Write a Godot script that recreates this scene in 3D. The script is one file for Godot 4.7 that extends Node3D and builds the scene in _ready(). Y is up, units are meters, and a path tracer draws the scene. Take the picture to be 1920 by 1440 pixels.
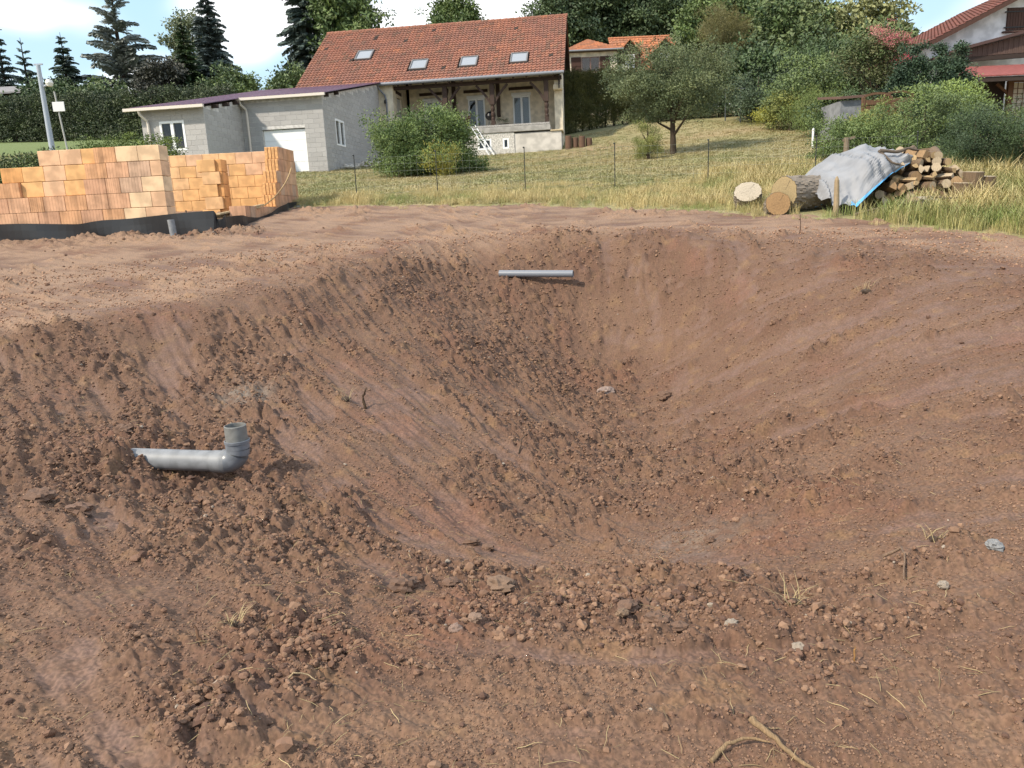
extends Node3D
# A freshly dug basin on a hillside building plot: clay block shell on the left, concrete block garage and
# farmhouse up the lawn, firewood pile and neighbours' gardens on the right. Metres, y up, the view runs along -z.

var rng := RandomNumberGenerator.new()
var taken := {}
var mats := {}
var grain_tex: Texture2D
var streak_tex: Texture2D
var wood_tex: Texture2D
var speck_tex: Texture2D

func _ready():
	rng.seed = 7
	camera_and_light()
	textures()
	solve_terrain()
	ground()
	soil_litter()
	grass()
	clay_shell()
	garage()
	farmhouse()
	back_house()
	right_house()
	garden_things()
	trees()
	firewood()
	basin_things()

func camera_and_light():
	var cam := Camera3D.new()
	cam.name = "camera"
	cam.fov = 54.7
	cam.near = 0.05
	cam.far = 2000.0
	add_child(cam)
	cam.position = Vector3(0, 1.6, 0)
	cam.rotation_degrees = Vector3(-12.5, 0, -2.6)
	cam.current = true
	var env := Environment.new()
	env.background_mode = Environment.BG_SKY
	env.tonemap_mode = Environment.TONE_MAPPER_LINEAR
	env.tonemap_exposure = 1.48
	env.background_energy_multiplier = 1.0
	env.sdfgi_enabled = true
	env.ssao_enabled = true
	env.ssil_enabled = true
	var pano := PanoramaSkyMaterial.new()
	pano.panorama = ImageTexture.create_from_image(sky_picture())
	var sky := Sky.new()
	sky.sky_material = pano
	env.sky = sky
	var we := WorldEnvironment.new()
	we.name = "world_environment"
	we.environment = env
	add_child(we)
	var sun := DirectionalLight3D.new()
	sun.name = "sun"
	sun.light_energy = 1.2
	sun.light_color = Color(1.0, 0.95, 0.87)
	sun.light_angular_distance = 2.5
	sun.shadow_enabled = true
	add_child(sun)
	sun.look_at_from_position(Vector3.ZERO, Vector3(0.62, -0.70, -0.44), Vector3.UP)

func sky_picture() -> Image:
	# broken summer cloud over pale blue air, the same all round
	var w := 768
	var h := 384
	var im := Image.create(w, h, false, Image.FORMAT_RGBF)
	var n := FastNoiseLite.new()
	n.seed = 21
	n.noise_type = FastNoiseLite.TYPE_SIMPLEX_SMOOTH
	n.frequency = 1.5
	n.fractal_type = FastNoiseLite.FRACTAL_FBM
	n.fractal_octaves = 5
	n.fractal_gain = 0.5
	for j in h:
		var el := (0.5 - (j + 0.5) / h) * PI
		var up := sin(el)
		for i in w:
			var az := (i + 0.5) / w * TAU - 0.42
			var dir := Vector3(sin(az) * cos(el), up, -cos(az) * cos(el))
			var e: float = maxf(up, 0.0)
			var air := Color(0.44, 0.66, 0.78).lerp(Color(0.24, 0.44, 0.70), clampf(e * 1.3, 0, 1))
			air = air.lerp(Color(0.70, 0.77, 0.82), exp(-e * 9.0))
			var q := dir / (0.25 + e) * 0.62
			var c := n.get_noise_3d(q.x, q.y * 0.5, q.z) + 0.05
			var cover := smoothstep(-0.10, 0.16, c)
			var lit := 1.02 - 0.30 * smoothstep(0.2, 0.6, c)
			var col := air.lerp(Color(lit * 1.06, lit * 1.06, lit * 1.08), cover)
			im.set_pixel(i, j, col)
	return im

# ---------------------------------------------------------------- materials
func lin(r: float, g: float, b: float) -> Color:
	return Color(r, g, b).linear_to_srgb()

func noise_image(seed_: int, freq: float, oct: int, size := 256, kind := FastNoiseLite.TYPE_SIMPLEX_SMOOTH) -> Image:
	var n := FastNoiseLite.new()
	n.seed = seed_
	n.noise_type = kind
	n.frequency = freq
	n.fractal_type = FastNoiseLite.FRACTAL_FBM
	n.fractal_octaves = oct
	return n.get_seamless_image(size, size)

func textures():
	var a := noise_image(3, 0.012, 4)
	grain_tex = ramp_tex(a, 0.86, 1.0)
	var im := Image.create(256, 256, false, Image.FORMAT_RGB8)
	var r := RandomNumberGenerator.new()
	r.seed = 5
	var cols := PackedFloat32Array()
	var v := 0.8
	for x in 256:
		if r.randf() < 0.16:
			v = r.randf_range(0.87, 1.0)
		cols.append(clampf(v + r.randf_range(-0.025, 0.025), 0, 1))
	for y in 256:
		for x in 256:
			var g := a.get_pixel(x, y).r
			var k := clampf(cols[x] + (g - 0.5) * 0.3, 0.0, 1.0)
			im.set_pixel(x, y, Color(k, k, k))
	streak_tex = ImageTexture.create_from_image(im)
	var im2 := Image.create(256, 256, false, Image.FORMAT_RGB8)
	for y in 256:
		for x in 256:
			var g := a.get_pixel(x, (y * 7) % 256).r
			var g2 := a.get_pixel((x * 9) % 256, y / 2).r
			var k := clampf(0.55 + 0.45 * (0.3 * g + 0.7 * g2), 0, 1)
			im2.set_pixel(x, y, Color(k, k * 0.97, k * 0.93))
	wood_tex = ImageTexture.create_from_image(im2)
	speck_tex = ramp_tex(noise_image(11, 0.09, 4), 0.72, 1.0)

func ramp_tex(src: Image, lo: float, hi: float) -> Texture2D:
	var im := Image.create(src.get_width(), src.get_height(), false, Image.FORMAT_RGB8)
	for y in src.get_height():
		for x in src.get_width():
			var k := lerpf(lo, hi, smoothstep(0.15, 0.85, src.get_pixel(x, y).r))
			im.set_pixel(x, y, Color(k, k, k))
	return ImageTexture.create_from_image(im)

# a named material; tex is laid on in the object's own axes (per metre) unless by_uv
func mat(called: String, c: Color, rough := 0.9, tex: Texture2D = null, per_m := 1.0, by_uv := false) -> StandardMaterial3D:
	if mats.has(called):
		return mats[called]
	var m := StandardMaterial3D.new()
	m.resource_name = called
	m.albedo_color = c
	m.roughness = rough
	if tex:
		m.albedo_texture = tex
		if not by_uv:
			m.uv1_triplanar = true
			m.uv1_world_triplanar = true
			m.uv1_scale = Vector3.ONE * per_m
	mats[called] = m
	return m

func vmat(called: String, rough := 0.9, tex: Texture2D = null, per_m := 1.0) -> StandardMaterial3D:
	var m := mat(called, Color.WHITE, rough, tex, per_m)
	m.vertex_color_use_as_albedo = true
	return m

func leaf_mat(called: String, back: Color) -> StandardMaterial3D:
	var m := vmat(called, 0.6)
	m.cull_mode = BaseMaterial3D.CULL_DISABLED
	m.backlight_enabled = true
	m.backlight = back
	return m

# ---------------------------------------------------------------- mesh builder (corners given anticlockwise seen from outside)
class B:
	var v := PackedVector3Array()
	var n := PackedVector3Array()
	var c := PackedColorArray()
	var t := PackedVector2Array()
	var col := Color.WHITE

	func tri(a: Vector3, b: Vector3, d: Vector3):
		var nn := (b - a).cross(d - a).normalized()
		v.append_array([a, d, b])
		n.append_array([nn, nn, nn])
		c.append_array([col, col, col])
		t.append_array([Vector2(0, 0), Vector2(1, 1), Vector2(1, 0)])

	func quad(a: Vector3, b: Vector3, d: Vector3, e: Vector3):
		var nn := (b - a).cross(d - a)
		if nn.length_squared() < 1e-14:
			nn = (d - a).cross(e - a)
		nn = nn.normalized()
		v.append_array([a, d, b, a, e, d])
		n.append_array([nn, nn, nn, nn, nn, nn])
		c.append_array([col, col, col, col, col, col])
		t.append_array([Vector2(0, 1), Vector2(1, 0), Vector2(1, 1), Vector2(0, 1), Vector2(0, 0), Vector2(1, 0)])

	func smooth_tri(p: Array, q: Array):
		v.append_array([p[0], p[2], p[1]])
		n.append_array([q[0], q[2], q[1]])
		c.append_array([col, col, col])
		t.append_array([Vector2(0, 0), Vector2(1, 1), Vector2(1, 0)])

	# hexahedron from bottom four and top four corners, each anticlockwise seen from above
	func hexa(b: Array, u: Array):
		quad(b[3], b[2], b[1], b[0])
		quad(u[0], u[1], u[2], u[3])
		for i in 4:
			var j := (i + 1) % 4
			quad(b[i], b[j], u[j], u[i])

	func box(lo: Vector3, hi: Vector3):
		hexa([Vector3(lo.x, lo.y, hi.z), Vector3(hi.x, lo.y, hi.z), Vector3(hi.x, lo.y, lo.z), Vector3(lo.x, lo.y, lo.z)],
			[Vector3(lo.x, hi.y, hi.z), Vector3(hi.x, hi.y, hi.z), Vector3(hi.x, hi.y, lo.z), Vector3(lo.x, hi.y, lo.z)])

	# box with chamfered edges: three nested slabs
	func soft_box(lo: Vector3, hi: Vector3, e := 0.01):
		var k := [Vector3(lo.x + e, lo.y, hi.z - e), Vector3(hi.x - e, lo.y, hi.z - e), Vector3(hi.x - e, lo.y, lo.z + e), Vector3(lo.x + e, lo.y, lo.z + e)]
		var o := [Vector3(lo.x, lo.y + e, hi.z), Vector3(hi.x, lo.y + e, hi.z), Vector3(hi.x, lo.y + e, lo.z), Vector3(lo.x, lo.y + e, lo.z)]
		var top := Vector3(0, hi.y - lo.y - 2 * e, 0)
		quad(k[3], k[2], k[1], k[0])
		for i in 4:
			var j := (i + 1) % 4
			quad(k[i], k[j], o[j], o[i])
			quad(o[i], o[j], o[j] + top, o[i] + top)
			var a: Vector3 = k[i]
			var b: Vector3 = k[j]
			a.y = hi.y
			b.y = hi.y
			quad(o[i] + top, o[j] + top, b, a)
		quad(Vector3(k[0].x, hi.y, k[0].z), Vector3(k[1].x, hi.y, k[1].z), Vector3(k[2].x, hi.y, k[2].z), Vector3(k[3].x, hi.y, k[3].z))

	# beam of w x h section between two points
	func beam(a: Vector3, b: Vector3, w: float, h: float):
		var f := (b - a).normalized()
		var s := f.cross(Vector3.UP)
		if s.length() < 0.01:
			s = Vector3.RIGHT
		s = s.normalized() * w * 0.5
		var u := s.cross(f).normalized() * h * 0.5
		var p := [a - s - u, a + s - u, a + s + u, a - s + u]
		var q := [b - s - u, b + s - u, b + s + u, b - s + u]
		quad(p[0], p[1], p[2], p[3])
		quad(q[3], q[2], q[1], q[0])
		for i in 4:
			var j := (i + 1) % 4
			quad(p[j], p[i], q[i], q[j])

	# round tube through points with a radius at each
	func tube(pts: Array, radii: Array, sides := 8, cap := true):
		var rings := []
		var f := Vector3.FORWARD
		for k in pts.size():
			var a: Vector3 = pts[maxi(k - 1, 0)]
			var b: Vector3 = pts[mini(k + 1, pts.size() - 1)]
			f = (b - a).normalized()
			var s := f.cross(Vector3.UP if absf(f.y) < 0.95 else Vector3.RIGHT).normalized()
			var u := s.cross(f).normalized()
			var ring := []
			for i in sides:
				var w := TAU * i / sides
				ring.append([pts[k] + (s * cos(w) + u * sin(w)) * radii[k], s * cos(w) + u * sin(w)])
			rings.append(ring)
		for k in pts.size() - 1:
			for i in sides:
				var j := (i + 1) % sides
				var p: Array = rings[k]
				var q: Array = rings[k + 1]
				smooth_tri([p[j][0], p[i][0], q[i][0]], [p[j][1], p[i][1], q[i][1]])
				smooth_tri([p[j][0], q[i][0], q[j][0]], [p[j][1], q[i][1], q[j][1]])
		if cap:
			for i in range(1, sides - 1):
				tri(rings[0][0][0], rings[0][i][0], rings[0][i + 1][0])
				var e: Array = rings[-1]
				tri(e[0][0], e[i + 1][0], e[i][0])

	# closed solid of revolution round y from [radius, height] pairs, bottom first
	func lathe(prof: Array, sides := 16, at := Vector3.ZERO):
		for k in prof.size() - 1:
			var r0: float = prof[k][0]
			var r1: float = prof[k + 1][0]
			var y0: float = prof[k][1]
			var y1: float = prof[k + 1][1]
			var sl := Vector2(y1 - y0, r0 - r1).normalized()
			for i in sides:
				var a := TAU * i / sides
				var b := TAU * (i + 1) / sides
				var da := Vector3(cos(a), 0, -sin(a))
				var db := Vector3(cos(b), 0, -sin(b))
				var na := da * sl.x + Vector3.UP * sl.y
				var nb := db * sl.x + Vector3.UP * sl.y
				var p := [at + da * r0 + Vector3.UP * y0, at + db * r0 + Vector3.UP * y0, at + db * r1 + Vector3.UP * y1, at + da * r1 + Vector3.UP * y1]
				smooth_tri([p[0], p[1], p[2]], [na, nb, nb])
				smooth_tri([p[0], p[2], p[3]], [na, nb, na])

	func mesh() -> ArrayMesh:
		var m := ArrayMesh.new()
		add_to(m)
		return m

	func add_to(m: ArrayMesh):
		var arr := []
		arr.resize(Mesh.ARRAY_MAX)
		arr[Mesh.ARRAY_VERTEX] = v
		arr[Mesh.ARRAY_NORMAL] = n
		arr[Mesh.ARRAY_COLOR] = c
		arr[Mesh.ARRAY_TEX_UV] = t
		m.add_surface_from_arrays(Mesh.PRIMITIVE_TRIANGLES, arr)

# ---------------------------------------------------------------- scene tree helpers
func numbered(called: String) -> String:
	if not taken.has(called):
		taken[called] = 0
		return called
	taken[called] += 1
	return "%s_%03d" % [called, taken[called]]

func tag(o: Node, label: String, category: String, group := "") -> Node:
	o.set_meta("label", label)
	o.set_meta("category", category)
	if group:
		o.set_meta("group", group)
	return o

func thing(called: String, label: String, category: String, at: Vector3, group := "", turn := 0.0) -> Node3D:
	var o := Node3D.new()
	o.name = numbered(called)
	add_child(o)
	o.position = at
	o.rotation.y = turn
	tag(o, label, category, group)
	return o

func put(called: String, m: Mesh, material: Material, parent: Node = null) -> MeshInstance3D:
	var o := MeshInstance3D.new()
	o.mesh = m
	if material:
		for s in m.get_surface_count():
			o.set_surface_override_material(s, material)
	if parent:
		o.name = called
		parent.add_child(o, true)
	else:
		o.name = numbered(called)
		add_child(o)
	return o

func copies(called: String, m: Mesh, material: Material, where: Array, colors: Array, parent: Node = null) -> MultiMeshInstance3D:
	var mm := MultiMesh.new()
	mm.transform_format = MultiMesh.TRANSFORM_3D
	mm.use_colors = true
	mm.mesh = m
	mm.instance_count = where.size()
	for i in where.size():
		mm.set_instance_transform(i, where[i])
		mm.set_instance_color(i, colors[i])
	var o := MultiMeshInstance3D.new()
	o.multimesh = mm
	o.material_override = material
	o.name = called if parent else numbered(called)
	(parent if parent else self).add_child(o, true)
	o.set_meta("kind", "stuff")
	return o

func jit(c: Color, k: float) -> Color:
	var f := 1.0 + rng.randf_range(-k, k)
	return Color(c.r * f, c.g * f * (1.0 + rng.randf_range(-k, k) * 0.3), c.b * f)

# ---------------------------------------------------------------- terrain: surveyed spots (x, distance ahead, height) joined by a thin-plate surface
var spots := PackedFloat64Array([
	0.00, 0.00, 0.00, -4.00, 0.00, 0.00, 4.00, 0.00, 0.00, 0.00, -6.00, -0.60, -12.00, -6.00, -0.50, 12.00, -6.00, -0.60,
	-12.00, 2.00, 0.25, 12.00, 2.00, 0.20, -10.00, 8.00, 1.00, 10.00, 7.00, 0.95, -0.04, 1.67, 0.21, -1.43, 1.74, 0.22,
	1.24, 1.60, 0.20, -0.78, 1.87, 0.23, 0.66, 1.79, 0.22, -2.42, 3.25, 0.28, -3.49, 4.90, 0.38, -2.03, 4.35, 0.07,
	-1.68, 4.35, 0.04, -1.01, 3.15, 0.12, -0.04, 2.75, 0.08, 0.83, 2.50, 0.13, 1.94, 2.70, 0.31, -1.50, 2.45, 0.28,
	-0.56, 2.55, 0.17, 0.35, 4.20, -0.28, 0.88, 6.35, -0.48, 1.32, 8.15, -0.39, 1.32, 8.95, -0.04, -1.24, 6.55, 0.30,
	-0.63, 8.25, 0.41, -1.36, 4.95, 0.07, -0.06, 6.40, -0.11, -0.39, 4.75, -0.10, 2.70, 6.20, 0.19, 1.79, 4.90, -0.06,
	2.66, 4.25, 0.27, 2.49, 7.70, 0.24, 0.68, 9.72, 0.56, 2.00, 9.35, 0.54, -4.62, 6.74, 0.84, -3.85, 6.89, 0.86,
	-3.14, 7.27, 0.91, -2.41, 7.83, 0.98, -1.87, 8.77, 1.10, -1.59, 9.82, 1.23, -1.10, 10.55, 1.32, 0.39, 10.65, 1.33,
	2.43, 9.76, 1.22, 3.91, 8.44, 1.05, 4.11, 7.18, 0.90, 4.12, 5.89, 0.74, -4.60, 6.20, 0.56, -3.50, 6.45, 0.53,
	-2.50, 7.00, 0.54, -1.60, 8.00, 0.64, -1.10, 9.30, 0.78, -0.60, 10.00, 0.88, -3.30, 7.75, 0.97, -2.70, 8.25, 1.03,
	-2.30, 9.00, 1.12, -2.00, 10.00, 1.25, -1.30, 11.00, 1.38, 0.40, 11.10, 1.39, 2.70, 10.20, 1.27, -3.95, 7.35, 0.92,
	-4.70, 7.20, 0.90, 1.50, 10.40, 1.28, 1.60, 11.10, 1.39, 3.20, 9.55, 1.14, 3.60, 10.00, 1.25, 4.50, 8.90, 1.11,
	5.00, 6.00, 0.76, 5.00, 4.60, 0.60, 3.20, 9.00, 1.02, -5.87, 8.69, 1.09, -4.46, 8.98, 1.12, -3.32, 9.39, 1.17,
	-2.86, 10.45, 1.31, -2.03, 11.70, 1.46, 0.44, 11.78, 1.47, 3.44, 10.79, 1.35, 4.87, 9.13, 1.14, 5.35, 7.89, 0.99,
	-7.68, 11.52, 1.44, -5.84, 12.87, 1.61, -3.89, 14.72, 1.84, 0.55, 14.30, 1.79, 3.74, 12.26, 1.53, 5.11, 11.09, 1.39,
	6.07, 8.99, 1.12, -1.51, 18.14, 2.27, 2.57, 17.90, 2.24, 7.24, 18.42, 2.30, 6.61, 30.46, 3.81, -7.64, 34.00, 3.99,
	-14.39, 31.50, 3.74, -11.55, 32.47, 3.89, -6.58, 42.64, 5.14, -4.60, 42.29, 5.04, 3.24, 41.33, 5.04, -0.63, 41.80, 5.04,
	4.25, 44.63, 6.04, -0.73, 49.27, 6.04, -10.89, 48.50, 6.04, 6.56, 50.00, 7.12, 15.16, 46.00, 6.97, 11.57, 30.00, 4.11,
	11.27, 24.00, 3.15, 23.30, 36.00, 4.72, 17.78, 34.00, 4.73, -34.33, 60.00, 8.95, -42.48, 60.00, 9.15, -26.22, 55.00, 8.26,
	-24.06, 40.00, 6.05, -60.00, 60.00, 7.50, -40.00, 20.00, 2.50, 40.00, 20.00, 2.60, 60.00, 60.00, 7.00, -30.00, 0.00, 0.00,
	30.00, 0.00, 0.00, 0.00, 90.00, 13.20, -70.00, 110.00, 16.50, 80.00, 110.00, 15.00, 0.00, 160.00, 22.00, -150.00, 160.00, 21.00,
	150.00, 160.00, 20.00, 0.00, 400.00, 48.00, -300.00, 400.00, 45.00, 300.00, 400.00, 45.00, -200.00, 0.00, 0.00, 200.00, 0.00, 0.00,
	0.00, -60.00, -4.00])
var tps := PackedFloat64Array()
var fine := PackedFloat32Array()
var coarse := PackedFloat32Array()
const FX0 := -12.0
const FD0 := -2.0
const FS := 0.125
const FNX := 193
const FND := 177
const CX0 := -240.0
const CD0 := -60.0
const CS := 3.0
const CNX := 161
const CND := 164
var n_lo := FastNoiseLite.new()
var n_mid := FastNoiseLite.new()
var n_hi := FastNoiseLite.new()
var n_str := FastNoiseLite.new()
var c_big := FastNoiseLite.new()
var c_small := FastNoiseLite.new()
var n_edge := FastNoiseLite.new()
# what the last soil() call found
var s_crumb := 0.0
var s_smear := 0.0
var s_pit := 0.0
var s_str := 0.0


func solve_terrain():
	var n := spots.size() / 3
	var m := n + 3
	var a := []
	for i in m:
		var row := PackedFloat64Array()
		row.resize(m + 1)
		a.append(row)
	for i in n:
		var xi := spots[i * 3]
		var di := spots[i * 3 + 1]
		for j in n:
			a[i][j] = kern(xi - spots[j * 3], di - spots[j * 3 + 1])
		a[i][i] += 0.0004
		a[i][n] = 1.0
		a[i][n + 1] = xi
		a[i][n + 2] = di
		a[n][i] = 1.0
		a[n + 1][i] = xi
		a[n + 2][i] = di
		a[i][m] = spots[i * 3 + 2]
	for k in m:
		var best := k
		for i in range(k + 1, m):
			if absf(a[i][k]) > absf(a[best][k]):
				best = i
		var tmp: PackedFloat64Array = a[k]
		a[k] = a[best]
		a[best] = tmp
		var pk: PackedFloat64Array = a[k]
		for i in range(k + 1, m):
			var row: PackedFloat64Array = a[i]
			var f := row[k] / pk[k]
			if f == 0.0:
				continue
			for j in range(k, m + 1):
				row[j] -= f * pk[j]
			a[i] = row
	tps.resize(m)
	for i in range(m - 1, -1, -1):
		var row: PackedFloat64Array = a[i]
		var s := row[m]
		for j in range(i + 1, m):
			s -= row[j] * tps[j]
		tps[i] = s / row[i]
	fine.resize(FNX * FND)
	for j in FND:
		for i in FNX:
			fine[j * FNX + i] = plate(FX0 + i * FS, FD0 + j * FS)
	coarse.resize(CNX * CND)
	for j in CND:
		for i in CNX:
			coarse[j * CNX + i] = plate(CX0 + i * CS, CD0 + j * CS)
	for q in [[n_lo, 1, 0.45, 3], [n_mid, 2, 1.6, 3], [n_hi, 3, 22.0, 4], [n_str, 4, 1.0, 3], [n_edge, 8, 0.9, 4]]:
		q[0].seed = q[1]
		q[0].noise_type = FastNoiseLite.TYPE_SIMPLEX_SMOOTH
		q[0].frequency = q[2]
		q[0].fractal_type = FastNoiseLite.FRACTAL_FBM
		q[0].fractal_octaves = q[3]
	n_hi.fractal_gain = 0.68
	for q in [[c_big, 5, 6.5], [c_small, 6, 21.0]]:
		q[0].seed = q[1]
		q[0].noise_type = FastNoiseLite.TYPE_CELLULAR
		q[0].frequency = q[2]
		q[0].fractal_type = FastNoiseLite.FRACTAL_NONE
		q[0].cellular_return_type = FastNoiseLite.RETURN_DISTANCE
		q[0].cellular_jitter = 1.0
	c_big.cellular_return_type = FastNoiseLite.RETURN_DISTANCE2_SUB

func kern(x: float, d: float) -> float:
	var r2 := (x * x + d * d) * 0.01
	return 0.0 if r2 < 1e-9 else r2 * log(r2)

func plate(x: float, d: float) -> float:
	var n := spots.size() / 3
	var s := tps[n] + tps[n + 1] * x + tps[n + 2] * d
	for i in n:
		var dx := x - spots[i * 3]
		var dd := d - spots[i * 3 + 1]
		var r2 := (dx * dx + dd * dd) * 0.01
		if r2 > 1e-9:
			s += tps[i] * r2 * log(r2)
	return s

# smooth height of the land
func land(x: float, d: float) -> float:
	var fx := (x - FX0) / FS
	var fd := (d - FD0) / FS
	var inset := minf(minf(fx, FNX - 1 - fx), minf(fd, FND - 1 - fd))
	if inset > 1.0:
		var i := int(fx)
		var j := int(fd)
		var u := fx - i
		var w := fd - j
		var o := j * FNX + i
		var h := lerpf(lerpf(fine[o], fine[o + 1], u), lerpf(fine[o + FNX], fine[o + FNX + 1], u), w)
		if inset > 16.0:
			return h
		return lerpf(land_far(x, d), h, (inset - 1.0) / 15.0)
	return land_far(x, d)

func land_far(x: float, d: float) -> float:
	var fx := clampf((x - CX0) / CS, 0.0, CNX - 1.001)
	var fd := clampf((d - CD0) / CS, 0.0, CND - 1.001)
	var i := int(fx)
	var j := int(fd)
	var u := fx - i
	var w := fd - j
	var o := j * CNX + i
	return lerpf(lerpf(coarse[o], coarse[o + 1], u), lerpf(coarse[o + CNX], coarse[o + CNX + 1], u), w)

const EDGE_X: Array[float] = [-60.0, -14.0, -9.0, -4.3, 0.57, 3.74, 5.0, 6.07, 7.4, 9.0, 40.0]
const EDGE_D: Array[float] = [13.0, 14.0, 18.2, 16.5, 14.7, 12.2, 10.9, 8.9, 5.5, 1.0, -6.0]

# metres inside the bare-earth plot (negative: on grass)
func bare(x: float, d: float) -> float:
	var k := 0
	while k < EDGE_X.size() - 2 and x > EDGE_X[k + 1]:
		k += 1
	var e := lerpf(EDGE_D[k], EDGE_D[k + 1], clampf((x - EDGE_X[k]) / (EDGE_X[k + 1] - EDGE_X[k]), 0, 1))
	var slope := (EDGE_D[k + 1] - EDGE_D[k]) / (EDGE_X[k + 1] - EDGE_X[k])
	return (e - d) / sqrt(1.0 + slope * slope) + n_edge.get_noise_2d(x, d) * 0.55

func bump(x: float, d: float, cx: float, cd: float, r: float) -> float:
	var q := ((x - cx) * (x - cx) + (d - cd) * (d - cd)) / (r * r)
	return 0.0 if q > 6.0 else exp(-q)

# relief of the dug and driven earth on top of land()
func soil(x: float, d: float) -> float:
	var ex := (x - 1.0) / 4.4
	var ed := (d - 6.3) / 4.6
	var pit := 1.0 - smoothstep(0.75, 1.06, sqrt(ex * ex + ed * ed))
	pit = maxf(pit, 1.0 - smoothstep(-0.3, 0.3, d - (7.0 + clampf(x + 3.6, -1.2, 3.0) * 0.55)) if x < -1.4 else 0.0)
	var near := 1.0 - smoothstep(2.0, 3.4, d)
	var lo := n_lo.get_noise_2d(x, d)
	var mid := n_mid.get_noise_2d(x, d)
	# bucket strokes run down the sides of the basin, wheel tracks run along the rim
	var wf := smoothstep(8.2, 9.4, d + 0.25 * absf(x - 1.0))
	var wl := smoothstep(1.5, 0.1, x + 0.12 * (d - 6.0))
	var st := 0.0
	if wl > 0.0:
		st += wl * n_str.get_noise_2d((x * 0.80 + d * 0.60) * 2.3 + lo * 0.8, (d * 0.80 - x * 0.60) * 0.42)
	if wl < 1.0:
		st += (1.0 - wl) * n_str.get_noise_2d((d * 0.97 + x * 0.25) * 2.5 + lo * 0.8 + 20.0, (x * 0.97 - d * 0.25) * 0.42)
	if wf > 0.0:
		st = lerpf(st, n_str.get_noise_2d((x * 0.95 - d * 0.3) * 2.4 + lo * 0.6 + 60.0, d * 0.5), wf)
	st = st * 0.85 + 0.42 * n_str.get_noise_2d(((x * 0.80 + d * 0.60) if x < 0.9 else (d * 0.97 + x * 0.25)) * 7.5, ((d * 0.80 - x * 0.60) if x < 0.9 else (x * 0.97 - d * 0.25)) * 0.7) * smoothstep(0.0, 0.5, absf(x - 0.9))
	var across := smoothstep(-1.8, 0.8, x)
	var al := lerpf(x * 0.55 + d * 0.85, d, across)
	var ac := lerpf(x * 0.85 - d * 0.55, x, across)
	var tr := n_str.get_noise_2d(al * 2.6 + 40.0 + lo * 0.9, ac * 0.32) * 0.7 + 0.5 * n_str.get_noise_2d(al * 8.0 + 90.0, ac * 0.5)
	var in_pit := pit * (1.0 - near)
	var s := lerpf(tr, st, in_pit)
	var bias := 0.75 * bump(x, d, -2.7, 4.6, 0.8) + 0.65 * bump(x, d, -1.1, 3.35, 0.5) + 0.45 * bump(x, d, 0.1, 2.85, 0.5) + 0.5 * bump(x, d, 1.0, 5.6, 0.9) + 0.8 * bump(x, d, 0.2, 9.5, 0.9) + 0.6 * bump(x, d, -0.8, 9.0, 0.8) + 0.5 * bump(x, d, 1.2, 7.6, 0.8) + 0.2 * bump(x, d, 0.9, 2.3, 0.6) \
		- 0.7 * bump(x, d, 3.2, 6.3, 1.5) - 0.6 * bump(x, d, 2.0, 9.1, 0.9) - 0.5 * bump(x, d, -0.9, 5.6, 0.8) - 0.35 * bump(x, d, -0.3, 3.7, 0.5)
	bias += 0.25 * bump(x, d, 0.6, 10.9, 0.8)
	if x < -4.0 and d > 11.0:
		bias += 0.75 * exp(-pow((d - 12.45) / 0.4, 2.0))
	bias += 0.07 * in_pit - 0.38 * (1.0 - pit) * (1.0 - near)
	s_crumb = smoothstep(-0.32, 0.42, lo * 0.55 + mid * 0.35 + s * 0.75 + bias)
	s_smear = smoothstep(0.06, 0.46, -s - bias * 0.6 + mid * 0.5 - 0.06 - near * 0.05 - 0.30 * (1.0 - pit) * (1.0 - near))
	s_pit = in_pit
	s_str = s
	var t := c_big.get_noise_2d(x + mid * 0.05, d + lo * 0.05) + 1.0
	var big := smoothstep(0.0, 0.5, t) * (0.6 + 0.9 * mid + 0.5 * lo)
	var t2 := c_small.get_noise_2d(x, d) + 1.0
	var small := maxf(0.0, 1.0 - t2 * t2 * 2.0)
	var hi := n_hi.get_noise_2d(x, d)
	var k := s_crumb * (1.0 - 0.85 * s_smear) * (1.0 - 0.45 * near)
	return k * (0.050 * big + 0.022 * small + 0.020 * hi) + 0.006 * small + 0.006 * hi + 0.05 * mid * (0.25 + 0.5 * k) * (1.0 - 0.4 * near) + 0.022 * s * (1.0 + 1.1 * in_pit) + 0.02 * lo - 0.055 * bump(x, d, -1.9, 4.40, 0.38) + 0.09 * bump(x, d, -2.62, 4.6, 0.28)

func earth_height(x: float, d: float) -> float:
	return land(x, d) + soil(x, d)

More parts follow.
